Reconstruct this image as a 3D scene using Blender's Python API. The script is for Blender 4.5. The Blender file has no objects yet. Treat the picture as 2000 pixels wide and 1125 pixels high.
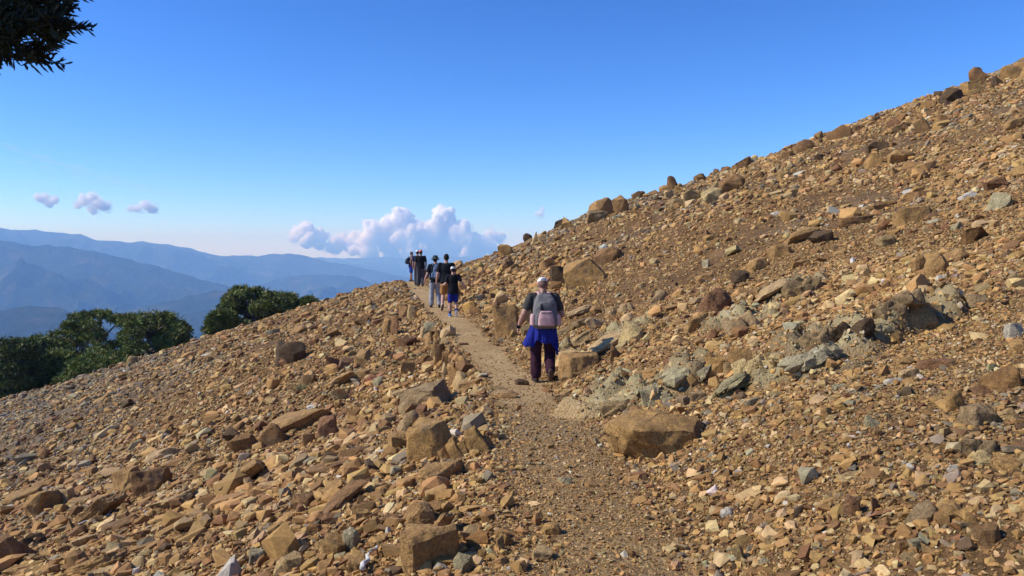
import bpy, bmesh, math, random
import numpy as np
from mathutils import Vector, Matrix

R = math.radians
SC = bpy.context.scene
COL = SC.collection

# ------------------------------------------------------------------ camera
F = 1556.0                      # focal length in pixels of the 2000 px wide photograph
HORIZON = 500.0
PITCH = math.atan((562.5 - HORIZON) / F)
CAM = Vector((0, 0, 1.65))
cd = bpy.data.cameras.new('camera')
cam = bpy.data.objects.new('camera', cd)
COL.objects.link(cam)
cam.location = CAM
cam.rotation_euler = (R(90) - PITCH, 0, 0)
cd.sensor_width = 36
cd.lens = 36 * F / 2000
cd.clip_start = 0.05
cd.clip_end = 120000
cd.dof.use_dof = True
cd.dof.focus_distance = 13
cd.dof.aperture_fstop = 13
SC.camera = cam

# ------------------------------------------------------------------ sky, sun, exposure
SUN_EL, SUN_AZ = 41.0, -97.0    # azimuth clockwise from +Y
w = bpy.data.worlds.new('World')
SC.world = w
w.use_nodes = True
nt = w.node_tree
bg = nt.nodes['Background']
sky = nt.nodes.new('ShaderNodeTexSky')
sky.sky_type = 'NISHITA'
sky.sun_disc = False
sky.sun_elevation = R(SUN_EL)
sky.sun_rotation = R(SUN_AZ % 360)
sky.altitude = 1900
sky.air_density = 1.0
sky.dust_density = 1.0
sky.ozone_density = 4.0
hs = nt.nodes.new('ShaderNodeHueSaturation')
hs.inputs['Saturation'].default_value = 1.2
nt.links.new(sky.outputs[0], hs.inputs['Color'])
ti = nt.nodes.new('ShaderNodeMix'); ti.data_type = 'RGBA'; ti.blend_type = 'MULTIPLY'
ti.inputs[0].default_value = 1.0; ti.inputs[7].default_value = (.85, .925, 1.17, 1)
ga = nt.nodes.new('ShaderNodeGamma'); ga.inputs[1].default_value = 1.25
nt.links.new(hs.outputs[0], ga.inputs[0])
nt.links.new(ga.outputs[0], ti.inputs[6])
nt.links.new(ti.outputs[2], bg.inputs[0])
bg.inputs[1].default_value = 0.118
sd = bpy.data.lights.new('sun', 'SUN')
sd.energy = 5.0
sd.angle = R(0.53)
sd.color = (1.0, 0.97, 0.915)
sun = bpy.data.objects.new('sun', sd)
COL.objects.link(sun)
_d = Vector((math.sin(R(SUN_AZ)) * math.cos(R(SUN_EL)), math.cos(R(SUN_AZ)) * math.cos(R(SUN_EL)), math.sin(R(SUN_EL))))
sun.rotation_euler = _d.to_track_quat('Z', 'Y').to_euler()
sun.location = (-20, 10, 30)
SC.view_settings.view_transform = 'Standard'
SC.view_settings.look = 'None'
SC.view_settings.exposure = 0.0
SC.view_settings.gamma = 1.0
SC.cycles.volume_bounces = 60
SC.cycles.max_bounces = 60
SC.cycles.diffuse_bounces = 4
SC.cycles.transparent_max_bounces = 32

# ------------------------------------------------------------------ noise
def _h(ix, iy, iz, seed):
    h = (ix.astype(np.int64) * 374761393 + iy.astype(np.int64) * 668265263 + iz.astype(np.int64) * 2147483647 + seed * 144269) & 0xffffffff
    h = ((h ^ (h >> 13)) * 1274126177) & 0xffffffff
    h = ((h ^ (h >> 16)) * 2246822519) & 0xffffffff
    return ((h ^ (h >> 15)) & 0xffffff) / float(0xffffff) * 2 - 1

def noise2(x, y, seed=0):
    x = np.asarray(x, float); y = np.asarray(y, float)
    ix = np.floor(x); iy = np.floor(y)
    fx = x - ix; fy = y - iy
    fx = fx * fx * fx * (fx * (fx * 6 - 15) + 10); fy = fy * fy * fy * (fy * (fy * 6 - 15) + 10)
    z = np.zeros_like(ix)
    a = _h(ix, iy, z, seed); b = _h(ix + 1, iy, z, seed)
    c = _h(ix, iy + 1, z, seed); d = _h(ix + 1, iy + 1, z, seed)
    return (a + (b - a) * fx) * (1 - fy) + (c + (d - c) * fx) * fy

def noise3(p, seed=0):
    i = np.floor(p); f = p - i
    f = f * f * (3 - 2 * f)
    r = 0
    for dx in (0, 1):
        for dy in (0, 1):
            for dz in (0, 1):
                wt = (f[:, 0] if dx else 1 - f[:, 0]) * (f[:, 1] if dy else 1 - f[:, 1]) * (f[:, 2] if dz else 1 - f[:, 2])
                r = r + wt * _h(i[:, 0] + dx, i[:, 1] + dy, i[:, 2] + dz, seed)
    return r

def fbm2(x, y, seed=0, octs=4):
    r = 0; a = 1; s = 0
    for k in range(octs):
        r = r + a * noise2(x, y, seed + k * 17); s += a
        x = x * 2.03 + 11.3; y = y * 2.03 - 7.1; a *= .5
    return r / s

def smooth(t, a, b):
    t = np.clip((t - a) / (b - a), 0, 1)
    return t * t * (3 - 2 * t)

# ------------------------------------------------------------------ materials
def new_mat(name):
    m = bpy.data.materials.new(name); m.use_nodes = True
    return m, m.node_tree, m.node_tree.nodes['Principled BSDF']

def N(nt, typ, **kw):
    n = nt.nodes.new(typ)
    for k, v in kw.items():
        if k in ('blend_type', 'operation', 'data_type', 'attribute_name', 'attribute_type', 'feature', 'noise_dimensions', 'interpolation'):
            setattr(n, k, v)
        else:
            n.inputs[k].default_value = v
    return n

def ramp(nt, fac, stops):
    r = nt.nodes.new('ShaderNodeValToRGB')
    e = r.color_ramp.elements
    while len(e) < len(stops): e.new(0.5)
    for i, (p, c) in enumerate(stops):
        e[i].position = p; e[i].color = c if len(c) == 4 else (*c, 1)
    nt.links.new(fac, r.inputs[0])
    return r.outputs[0]

def mixc(nt, fac, a, b, mode='MIX'):
    n = nt.nodes.new('ShaderNodeMix'); n.data_type = 'RGBA'; n.blend_type = mode
    for s, v in ((n.inputs[0], fac), (n.inputs[6], a), (n.inputs[7], b)):
        if hasattr(v, 'links'): nt.links.new(v, s)
        elif isinstance(v, (int, float)): s.default_value = v
        else: s.default_value = (*v, 1) if len(v) == 3 else v
    return n.outputs[2]

def simple_mat(name, color, rough=0.8, noise=0.25, scale=60, bump=0.0, bscale=200, spec=0.3):
    m, nt, b = new_mat(name)
    tc = nt.nodes.new('ShaderNodeTexCoord')
    n = N(nt, 'ShaderNodeTexNoise', Scale=scale, Detail=4)
    nt.links.new(tc.outputs['Object'], n.inputs['Vector'])
    c = ramp(nt, n.outputs[0], [(0.3, tuple(x * (1 - noise) for x in color)), (0.7, tuple(min(1, x * (1 + noise)) for x in color))])
    nt.links.new(c, b.inputs['Base Color'])
    b.inputs['Roughness'].default_value = rough
    b.inputs['Specular IOR Level'].default_value = spec
    if bump:
        n2 = N(nt, 'ShaderNodeTexNoise', Scale=bscale, Detail=3)
        nt.links.new(tc.outputs['Object'], n2.inputs['Vector'])
        bp = N(nt, 'ShaderNodeBump', Strength=bump, Distance=0.01)
        nt.links.new(n2.outputs[0], bp.inputs['Height'])
        nt.links.new(bp.outputs[0], b.inputs['Normal'])
    return m

def rock_mat(name, per_object):
    m, nt, b = new_mat(name)
    geo = nt.nodes.new('ShaderNodeNewGeometry')
    if per_object:
        ci = nt.nodes.new('ShaderNodeObjectInfo'); col = ci.outputs['Color']
    else:
        ci = N(nt, 'ShaderNodeAttribute', attribute_name='Col'); col = ci.outputs['Color']
    if per_object:
        n1 = N(nt, 'ShaderNodeTexNoise', Scale=6.0, Detail=6, Roughness=0.65)
        nt.links.new(geo.outputs['Position'], n1.inputs['Vector'])
        c = mixc(nt, 1.0, col, ramp(nt, n1.outputs[0], [(0.3, (.62, .58, .55)), (0.5, (.95, .95, .95)), (0.7, (1.22, 1.2, 1.15))]), 'MULTIPLY')
        n2 = N(nt, 'ShaderNodeTexNoise', Scale=2.6, Detail=5, Roughness=0.6, Distortion=0.6)
        nt.links.new(geo.outputs['Position'], n2.inputs['Vector'])
        c = mixc(nt, ramp(nt, n2.outputs[0], [(0.55, (0, 0, 0)), (0.72, (.55, .55, .55))]), c, (.21, .155, .095))
        n3 = N(nt, 'ShaderNodeTexNoise', Scale=45, Detail=5, Roughness=0.7)
        nt.links.new(geo.outputs['Position'], n3.inputs['Vector'])
        c = mixc(nt, 1.0, c, ramp(nt, n3.outputs[0], [(0.3, (.5, .5, .5)), (0.65, (1.25, 1.25, 1.25))]), 'MULTIPLY')
        wp = N(nt, 'ShaderNodeTexNoise', Scale=3.0, Detail=3)
        nt.links.new(geo.outputs['Position'], wp.inputs['Vector'])
        va = nt.nodes.new('ShaderNodeVectorMath'); va.operation = 'MULTIPLY_ADD'
        va.inputs[1].default_value = (.5, .5, .5); nt.links.new(wp.outputs['Color'], va.inputs[0]); nt.links.new(geo.outputs['Position'], va.inputs[2])
        vc = N(nt, 'ShaderNodeTexVoronoi', feature='DISTANCE_TO_EDGE', Scale=3.2)
        nt.links.new(va.outputs[0], vc.inputs['Vector'])
        crack = ramp(nt, vc.outputs['Distance'], [(0.0, (0, 0, 0)), (0.022, (1, 1, 1))])
        c = mixc(nt, 1.0, c, ramp(nt, vc.outputs['Distance'], [(0.0, (.78, .74, .7)), (0.012, (1, 1, 1))]), 'MULTIPLY')
        mus = N(nt, 'ShaderNodeTexNoise', Scale=14, Detail=8, Roughness=0.7)
        nt.links.new(geo.outputs['Position'], mus.inputs['Vector'])
        bp = N(nt, 'ShaderNodeBump', Strength=0.9, Distance=0.05)
        nt.links.new(mus.outputs[0], bp.inputs['Height'])
        bp2 = N(nt, 'ShaderNodeBump', Strength=0.7, Distance=0.012)
        nt.links.new(n3.outputs[0], bp2.inputs['Height'])
        nt.links.new(bp.outputs[0], bp2.inputs['Normal'])
        bp3 = N(nt, 'ShaderNodeBump', Strength=0.5, Distance=0.012)
        nt.links.new(crack, bp3.inputs['Height']); nt.links.new(bp2.outputs[0], bp3.inputs['Normal'])
        nt.links.new(bp3.outputs[0], b.inputs['Normal'])
    else:
        n3 = N(nt, 'ShaderNodeTexNoise', Scale=30, Detail=4, Roughness=0.7)
        nt.links.new(geo.outputs['Position'], n3.inputs['Vector'])
        c = mixc(nt, 1.0, col, ramp(nt, n3.outputs[0], [(0.3, (.75, .74, .72)), (0.68, (1.18, 1.17, 1.15))]), 'MULTIPLY')
        bp = N(nt, 'ShaderNodeBump', Strength=0.5, Distance=0.015)
        nt.links.new(n3.outputs[0], bp.inputs['Height'])
        nt.links.new(bp.outputs[0], b.inputs['Normal'])
    nt.links.new(c, b.inputs['Base Color'])
    b.inputs['Roughness'].default_value = 0.88
    b.inputs['Specular IOR Level'].default_value = 0.25
    return m

M_ROCK = rock_mat('weathered_rock', True)
M_SCREE = rock_mat('loose_stone', False)

def ground_mat():
    m, nt, b = new_mat('gravelly_soil')
    geo = nt.nodes.new('ShaderNodeNewGeometry')
    at = N(nt, 'ShaderNodeAttribute', attribute_name='zone')
    sep = nt.nodes.new('ShaderNodeSeparateColor'); nt.links.new(at.outputs['Color'], sep.inputs[0])
    n1 = N(nt, 'ShaderNodeTexNoise', Scale=1.3, Detail=7, Roughness=0.65)
    nt.links.new(geo.outputs['Position'], n1.inputs['Vector'])
    soil = ramp(nt, n1.outputs[0], [(0.3, (.09, .048, .018)), (0.5, (.15, .084, .032)), (0.7, (.23, .136, .058))])
    dust = ramp(nt, n1.outputs[0], [(0.3, (.33, .21, .09)), (0.55, (.42, .28, .125)), (0.75, (.49, .345, .17))])
    grey = ramp(nt, n1.outputs[0], [(0.3, (.11, .093, .068)), (0.7, (.20, .17, .125))])
    green = ramp(nt, n1.outputs[0], [(0.3, (.19, .145, .075)), (0.45, (.27, .205, .105)), (0.55, (.30, .245, .125)), (0.7, (.46, .38, .215))])
    c = mixc(nt, sep.outputs[1], soil, grey)
    c = mixc(nt, sep.outputs[2], c, green)
    c = mixc(nt, sep.outputs[0], c, dust)
    v = N(nt, 'ShaderNodeTexVoronoi', Scale=38); nt.links.new(geo.outputs['Position'], v.inputs['Vector'])
    vs = nt.nodes.new('ShaderNodeSeparateColor'); nt.links.new(v.outputs['Color'], vs.inputs[0])
    spk = mixc(nt, sep.outputs[2], ramp(nt, vs.outputs[0], [(0.0, (.72, .7, .68)), (0.6, (1.05, 1.03, 1.0)), (1.0, (1.35, 1.33, 1.3))]), (1.15, 1.13, 1.1))
    c = mixc(nt, 1.0, c, spk, 'MULTIPLY')
    nt.links.new(c, b.inputs['Base Color'])
    n2 = N(nt, 'ShaderNodeTexNoise', Scale=60, Detail=6, Roughness=0.75)
    nt.links.new(geo.outputs['Position'], n2.inputs['Vector'])
    bp = N(nt, 'ShaderNodeBump', Strength=0.8, Distance=0.02)
    nt.links.new(n2.outputs[0], bp.inputs['Height'])
    bp2 = N(nt, 'ShaderNodeBump', Strength=0.6, Distance=0.02); bp2.invert = True
    nt.links.new(v.outputs['Distance'], bp2.inputs['Height'])
    nt.links.new(bp.outputs[0], bp2.inputs['Normal'])
    nt.links.new(bp2.outputs[0], b.inputs['Normal'])
    b.inputs['Roughness'].default_value = 0.95
    b.inputs['Specular IOR Level'].default_value = 0.15
    return m

# ------------------------------------------------------------------ object helpers
def put(name, me, mat, parent=None, **props):
    o = bpy.data.objects.new(name, me)
    COL.objects.link(o)
    if mat is not None:
        if not isinstance(mat, (list, tuple)): mat = [mat]
        for m in mat: me.materials.append(m)
    if parent is not None: o.parent = parent
    for k, v in props.items(): o[k] = v
    return o

def mesh_np(name, verts, faces, smooth_shade=False):
    """faces: (N,3) or (N,4) int array"""
    me = bpy.data.meshes.new(name)
    verts = np.ascontiguousarray(verts, dtype=np.float32); faces = np.ascontiguousarray(faces, dtype=np.int32)
    k = faces.shape[1]
    me.vertices.add(len(verts)); me.vertices.foreach_set('co', verts.ravel())
    me.loops.add(faces.size); me.loops.foreach_set('vertex_index', faces.ravel())
    me.polygons.add(len(faces))
    me.polygons.foreach_set('loop_start', np.arange(0, faces.size, k, dtype=np.int32))
    me.polygons.foreach_set('use_smooth', np.full(len(faces), smooth_shade, dtype=bool))
    me.update(calc_edges=True)
    return me

def set_col(me, name, cols):
    a = me.attributes.new(name, 'FLOAT_COLOR', 'POINT')
    c = np.ones((len(cols), 4), np.float32); c[:, :3] = cols
    a.data.foreach_set('color', c.ravel())

# ------------------------------------------------------------------ terrain
_PY = np.array([-40, 0, 4.1, 6.5, 9, 13.3, 17, 21, 25.5, 31, 38, 47, 52, 60, 80, 170])
_PX = np.array([.9, .6, .5, .44, .28, .10, -.55, -1.25, -2.25, -3.3, -4.5, -6.1, -7.4, -10.5, -22, -60])
_PZ = np.array([0, 0, 0, -.03, -.15, -.5, -.48, -.3, -.09, .05, .17, .29, .31, .3, .2, 0])
_TY = np.arange(-45, 175, .25)
def _sm(v, s=1.1):
    k = np.exp(-.5 * (np.arange(-16, 17) * .25 / s) ** 2); k /= k.sum()
    return np.convolve(np.pad(v, 16, mode='edge'), k, mode='valid')
_TX = _sm(np.interp(_TY, _PY, _PX)); _TZ = _sm(np.interp(_TY, _PY, _PZ))
def xp(Y): return np.interp(Y, _TY, _TX)
def zp(Y): return np.interp(Y, _TY, _TZ)
HW = .58
def path_hw(Y): return HW + .12 * smooth(np.asarray(Y, float), 20, 40) 

_BAND = None
def terrain(X, Y):
    X = np.asarray(X, float); Y = np.asarray(Y, float)
    s = X - xp(Y); hw = path_hw(Y)
    r = np.maximum(s - hw, 0); l = np.maximum(-s - hw, 0)
    z = zp(Y) + .343 * r + .0005 * np.minimum(r, 45) ** 2 + .10 * (1 - np.exp(-r / .45)) * smooth(Y, 7, 11)
    step = .34 * smooth(Y, 11.5, 14.5) * (1 - smooth(Y, 22, 27))
    z = z - .308 * l - step * smooth(l, .0, .4)
    z = z - .02 * np.maximum(l - 45, 0) ** 1.5
    yc = 47 + .2 * np.maximum(-s - 12, 0)
    t = np.maximum(Y - yc + 4, 0)
    z = z - np.where(t < 28, .011 * t * t, .011 * 28 * 28 + .616 * (t - 28))
    z = z + .38 * np.exp(-((X - 5.2) / 3.4) ** 2 - ((Y - 46) / 10) ** 2)
    if _BAND is not None:
        bd = outcrop_band(X, Y)
        q = X * 1.5 + Y * .5
        jag = np.abs(noise2(q * 1.1, (Y - X * .4) * 1.3, 71)) + .6 * np.abs(noise2(q * 2.6, (Y - X * .4) * 3.1, 72)) + .3 * noise2(q * 6, Y * 6, 73)
        z = z + bd * (.20 * np.floor(jag * 3.2) / 3.2 + .08 * jag)
    m = smooth(np.abs(s), .5, 2.2)
    und = .17 * noise2(X / 5.3, Y / 5.3, 3) + .085 * noise2(X / 1.9 + 4, Y / 1.9, 5) + .035 * noise2(X / .7, Y / .7 + 9, 7)
    z = z + m * und + .012 * noise2(X / .5, Y / .5, 11) * (1 - m) + .02 * noise2(X / 1.6, Y / 1.6, 12) * (1 - m)
    return z

def ray_dir(px, py):
    u = (px - 1000) / F; v = (562.5 - py) / F
    d = np.array([u, math.cos(PITCH) + v * math.sin(PITCH), -math.sin(PITCH) + v * math.cos(PITCH)])
    return d / d[1]
_MY = np.concatenate([np.arange(1.5, 20, .03), np.arange(20, 75, .1)])
def hit(px, py):
    """the point of the hillside seen at a pixel of the photograph; rows above the skyline slide down onto it"""
    for k in range(400):
        d = ray_dir(px, py)
        P = np.outer(_MY, d); P[:, 2] += CAM.z
        b = P[:, 2] < terrain(P[:, 0], P[:, 1])
        if b.any():
            i = int(np.argmax(b))
            return P[i], py
        py += 1.5
    raise ValueError

def at_depth(px, py, Y):
    d = ray_dir(px, py) * Y
    return Vector((d[0], d[1], d[2] + CAM.z))

def build_slope():
    gx = 6 * np.sinh(np.linspace(-3.55, 3.05, 740))
    gy = np.concatenate([np.linspace(-25, 1, 40)[:-1], 1 + 6 * np.sinh(np.linspace(0, 3.9, 640))])
    X, Y = np.meshgrid(gx, gy)
    Z = terrain(X, Y)
    nx, ny = len(gx), len(gy)
    V = np.stack([X.ravel(), Y.ravel(), Z.ravel()], 1)
    i = np.arange(nx * ny).reshape(ny, nx)
    Fq = np.stack([i[:-1, :-1], i[:-1, 1:], i[1:, 1:], i[1:, :-1]], -1).reshape(-1, 4)
    me = mesh_np('hillside', V, Fq, True)
    s = V[:, 0] - xp(V[:, 1])
    pm = 1 - smooth(np.abs(s) + .22 * noise2(V[:, 0] / .6, V[:, 1] / .6, 21), path_hw(V[:, 1]) - .25, path_hw(V[:, 1]) + .2)
    pm *= .55 + .45 * smooth(V[:, 1], 7, 12)
    gm = zone_grey(V[:, 0], V[:, 1])
    set_col(me, 'zone', np.stack([pm, gm, outcrop_band(V[:, 0], V[:, 1])], 1))
    return put('hillside', me, ground_mat(), kind='structure')

def zone_grey(X, Y):
    s = X - xp(Y)
    g = smooth(-s, 6, 18) * .95 + .5 * smooth(Y, 30, 46) * smooth(s, 1, 6) * (noise2(X / 7, Y / 7, 31) > -.1)
    return np.clip(g + .35 * noise2(X / 4, Y / 4, 33), 0, 1)

# the band of pale broken bedrock that crosses the right slope
_BAND = [np.array([hit(*q)[0][:2] for q in line]) for line in ([(1190, 785), (1300, 765), (1470, 725), (1580, 700), (1700, 655), (1840, 610)], [(1440, 640), (1500, 590), (1570, 560)], [(1110, 690), (1180, 660), (1240, 640)])]
def outcrop_band(X, Y):
    best = np.full(np.shape(X), 1e9)
    for L in _BAND:
        for a, b in zip(L[:-1], L[1:]):
            d = b - a; t = np.clip(((X - a[0]) * d[0] + (Y - a[1]) * d[1]) / d.dot(d), 0, 1)
            best = np.minimum(best, np.hypot(X - a[0] - t * d[0], (Y - a[1] - t * d[1]) * .75))
    return 1 - smooth(best + .45 * noise2(X / .8, Y / .8, 41) + .25 * noise2(X / .3, Y / .3, 42), .10, .5)

slope = build_slope()

# ------------------------------------------------------------------ loose scree (one mass nobody could count)
PAL = {'O': (.40, .228, .077), 'B': (.25, .132, .046), 'R': (.25, .125, .052), 'T': (.49, .325, .142), 'G': (.32, .212, .092),
       'W': (.57, .50, .37), 'K': (.105, .062, .028), 'V': (.40, .33, .175), 'L': (.37, .305, .17), 'Y': (.54, .385, .17), 'N': (.25, .192, .12)}
rng = np.random.default_rng(5)

def hull_variants(n, npts, boxy, seed):
    out = []
    r = np.random.default_rng(seed)
    for k in range(n):
        d = r.normal(size=(npts, 3)); d /= np.linalg.norm(d, axis=1)[:, None]
        p = np.sign(d) * np.abs(d) ** boxy
        p *= r.uniform(.75, 1, (npts, 1))
        bm = bmesh.new()
        for q in p: bm.verts.new(q)
        res = bmesh.ops.convex_hull(bm, input=bm.verts)
        bmesh.ops.delete(bm, geom=[g for g in res['geom_interior'] if isinstance(g, bmesh.types.BMVert)], context='VERTS')
        bmesh.ops.triangulate(bm, faces=bm.faces)
        bmesh.ops.recalc_face_normals(bm, faces=bm.faces)
        bm.verts.index_update()
        v = np.array([q.co[:] for q in bm.verts]); f = np.array([[a.index for a in fc.verts] for fc in bm.faces])
        bm.free()
        v /= np.abs(v).max(0)
        out.append((v, f))
    return out

def rot_mats(n, r, tilt):
    """random spin about the slope normal plus a random tilt"""
    a = r.uniform(0, 2 * np.pi, n); t = np.abs(r.normal(0, tilt, n)); b = r.uniform(0, 2 * np.pi, n)
    ca, sa = np.cos(a), np.sin(a)
    Z = np.zeros((n, 3, 3)); Z[:, 0, 0] = ca; Z[:, 0, 1] = -sa; Z[:, 1, 0] = sa; Z[:, 1, 1] = ca; Z[:, 2, 2] = 1
    k = np.stack([np.cos(b), np.sin(b), 0 * b], 1)
    K = np.zeros((n, 3, 3)); K[:, 0, 2] = k[:, 1]; K[:, 1, 2] = -k[:, 0]; K[:, 2, 0] = -k[:, 1]; K[:, 2, 1] = k[:, 0]
    I = np.eye(3)[None]
    T = I + np.sin(t)[:, None, None] * K + (1 - np.cos(t))[:, None, None] * (K @ K)
    return T @ Z

def slope_frames(X, Y):
    e = .12
    dx = (terrain(X + e, Y) - terrain(X - e, Y)) / (2 * e); dy = (terrain(X, Y + e) - terrain(X, Y - e)) / (2 * e)
    n = np.stack([-dx, -dy, np.ones_like(dx)], 1); n /= np.linalg.norm(n, axis=1)[:, None]
    t = np.stack([np.ones_like(dx), 0 * dx, dx], 1); t /= np.linalg.norm(t, axis=1)[:, None]
    b = np.cross(n, t)
    return np.stack([t, b, n], 2)

def stone_colours(X, Y, n, r):
    g = zone_grey(X, Y)
    u = r.uniform(size=n)
    keys = ['O', 'B', 'R', 'T', 'G', 'L', 'V', 'W', 'K', 'Y', 'N']
    warm = np.array([.48, .20, .07, .14, .04, .006, .006, .007, .02, .05, .02]); cool = np.array([.17, .12, .03, .12, .14, .03, .03, .02, .03, .03, .40])
    P = warm[None] * (1 - g[:, None]) + cool[None] * g[:, None]
    P /= P.sum(1)[:, None]
    o = outcrop_band(X, Y) > r.uniform(.25, .9, n)
    P[o] = np.array([.2, .1, .0, .16, .16, .08, .18, .03, .02, .05, .02])
    idx = (u[:, None] > np.cumsum(P, 1)).sum(1).clip(0, len(keys) - 1)
    base = np.array([PAL[k] for k in keys])[idx]
    base = base * (1 + .2 * fbm2(X / 2.6, Y / 2.6, 44))[:, None] * r.uniform(.68, 1.2, (n, 1)) * (1 + r.normal(0, .04, (n, 3)))
    return np.clip(base, .02, .8)

def build_scree():
    lod = [hull_variants(20, 9, .75, 1), hull_variants(20, 13, .7, 2), hull_variants(20, 20, .65, 3)]
    AV, AF, AC = [], [], []
    off = 0
    #        size  ymax  cover  lod
    classes = [(.013, 7.5, .20, 0), (.022, 10, .34, 0), (.036, 17, .46, 1), (.058, 27, .52, 1), (.092, 47, .46, 1), (.15, 62, .36, 2), (.24, 62, .145, 2), (.38, 62, .075, 2)]
    for ci, (sz, ymax, cover, lv) in enumerate(classes):
        ymin = {4: 3.5, 5: 5, 6: 7, 7: 16}.get(ci, 2.0)
        # region seen from around the camera, with margin for a step to the side
        Y = None
        area = (ymax ** 2 - ymin ** 2) * .76 + 2.4 * ymax
        n = int(cover * area / (sz * sz * .75))
        n = min(n, 125000)
        yy = np.sqrt(rng.uniform(ymin ** 2, ymax ** 2, n))
        xx = rng.uniform(-.76, .76, n) * yy + rng.uniform(-1.6, 1.6, n)
        s = xx - xp(yy); hw = path_hw(yy)
        on = np.abs(s) < hw * rng.uniform(.6, 1.15, n)
        keep = np.ones(n, bool)
        keepp = {0: .8, 1: .5, 2: .25, 3: .09, 4: .02, 5: .004}.get(ci, 0)
        near_boost = 1 + 1.6 * (1 - smooth(yy, 7, 12))
        worn = .5 + .5 * smooth(np.abs(s) / hw + .5 * noise2(xx / .8, yy / 1.3, 91), .35, .9)
        keep[on] = (rng.uniform(size=n) < keepp * near_boost * worn)[on]
        # patchiness: fans of finer and coarser rubble running down the slope
        fan = noise2((xx * .35 - yy * .05) / 1.1, (xx * .9 + yy * .45) / 3.0, 51) + .6 * noise2(xx / 1.3, yy / 1.3, 52)
        if ci in (5, 6): keep &= ~((s > -1) & (yy < (8 if ci == 5 else 13)))
        if ci in (4, 5): keep &= (s < -.5) | (rng.uniform(size=n) < .68)
        if ci >= 3:
            keep &= (rng.uniform(-.9, .9, n) < fan * (1.0 if ci > 3 else .8) + .35)
        keep &= rng.uniform(size=n) > .55 * outcrop_band(xx, yy)
        xx, yy, on = xx[keep], yy[keep], on[keep]
        n = len(xx)
        size = sz * np.exp(rng.normal(0, .28, n)) * np.where(on, .8, 1)
        zz = terrain(xx, yy)
        Fm = slope_frames(xx, yy)
        flat = rng.uniform(.26, .8, n)
        scl = np.stack([size * rng.uniform(.8, 1.25, n), size * rng.uniform(.5, .95, n), size * flat], 1) * .5
        M = (Fm @ rot_mats(n, rng, .38)) * scl[:, None, :]
        pos = np.stack([xx, yy, zz], 1) + Fm[:, :, 2] * (scl[:, 2] * rng.uniform(-.15, .8, n))[:, None]
        cols = stone_colours(xx, yy, n, rng)
        var = rng.integers(0, 20, n)
        for k in range(20):
            v, f = lod[lv][k]
            sel = np.where(var == k)[0]
            if not len(sel): continue
            W = np.einsum('nij,vj->nvi', M[sel], v) + pos[sel][:, None, :]
            nv = len(v)
            FF = f[None] + (np.arange(len(sel)) * nv)[:, None, None] + off
            AV.append(W.reshape(-1, 3)); AF.append(FF.reshape(-1, 3)); AC.append(np.repeat(cols[sel], nv, 0))
            off += len(sel) * nv
    me = mesh_np('scree', np.concatenate(AV), np.concatenate(AF), False)
    set_col(me, 'Col', np.concatenate(AC))
    return put('scree', me, M_SCREE, kind='stuff')

scree = build_scree()

# ------------------------------------------------------------------ single rocks
def rock_mesh(seed, size, kind, detail):
    r = random.Random(seed)
    npts = {'block': 15, 'slab': 16, 'wedge': 9, 'round': 34, 'tall': 12, 'outcrop': 22}[kind]
    boxy = {'block': .5, 'slab': .55, 'wedge': .8, 'round': .8, 'tall': .6, 'outcrop': .7}[kind]
    bm = bmesh.new()
    for i in range(npts):
        d = Vector((r.gauss(0, 1), r.gauss(0, 1), r.gauss(0, 1))).normalized()
        p = Vector([math.copysign(abs(c) ** boxy, c) for c in d]) * r.uniform(.82, 1)
        if kind == 'tall': p.x *= 1 - .35 * (p.z + 1) / 2; p.y *= 1 - .35 * (p.z + 1) / 2
        if kind == 'wedge' and p.z > 0: p.x *= .75
        bm.verts.new(p)
    res = bmesh.ops.convex_hull(bm, input=bm.verts)
    bmesh.ops.delete(bm, geom=[g for g in res['geom_interior'] if isinstance(g, bmesh.types.BMVert)], context='VERTS')
    bmesh.ops.dissolve_limit(bm, angle_limit=R(14), verts=bm.verts, edges=bm.edges)
    bmesh.ops.bevel(bm, geom=list(bm.edges), offset=.12 if kind == 'round' else .055, segments=2, affect='EDGES', profile=.6, clamp_overlap=True)
    bmesh.ops.triangulate(bm, faces=bm.faces)
    for it in range(detail):
        L = sorted((e for e in bm.edges), key=lambda e: -e.calc_length())
        lim = .75 / (1.9 ** it)
        es = [e for e in L if e.calc_length() > lim]
        if es: bmesh.ops.subdivide_edges(bm, edges=es, cuts=1)
        bmesh.ops.triangulate(bm, faces=[f for f in bm.faces if len(f.verts) > 3])
    bmesh.ops.recalc_face_normals(bm, faces=bm.faces)
    bm.normal_update()
    P = np.array([v.co[:] for v in bm.verts]); Nn = np.array([v.normal[:] for v in bm.verts])
    lo, hi = P.min(0), P.max(0)
    P = (P - (lo + hi) / 2) / (hi - lo)
    amp = {'outcrop': 2.2}.get(kind, 1.0)
    q = P * 2.3 + seed * 3.7
    P = P + Nn * (amp * (.045 * noise3(q, seed) + .026 * noise3(q * 2.7, seed + 1) + .013 * noise3(q * 6.1, seed + 2)))[:, None]
    # stepped bedding cracks
    P[:, 2] += .018 * amp * np.sign(np.sin(P[:, 2] * 22 + 3 * noise3(q * .7, seed + 4)))*np.abs(Nn[:, 2] < .5)
    P = P * np.array(size)
    for v, p in zip(bm.verts, P): v.co = p
    me = bpy.data.meshes.new('rock')
    bm.to_mesh(me); bm.free()
    me.polygons.foreach_set('use_smooth', np.ones(len(me.polygons), bool))
    me.set_sharp_from_angle(angle=R(32))
    me.update()
    return me

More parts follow.
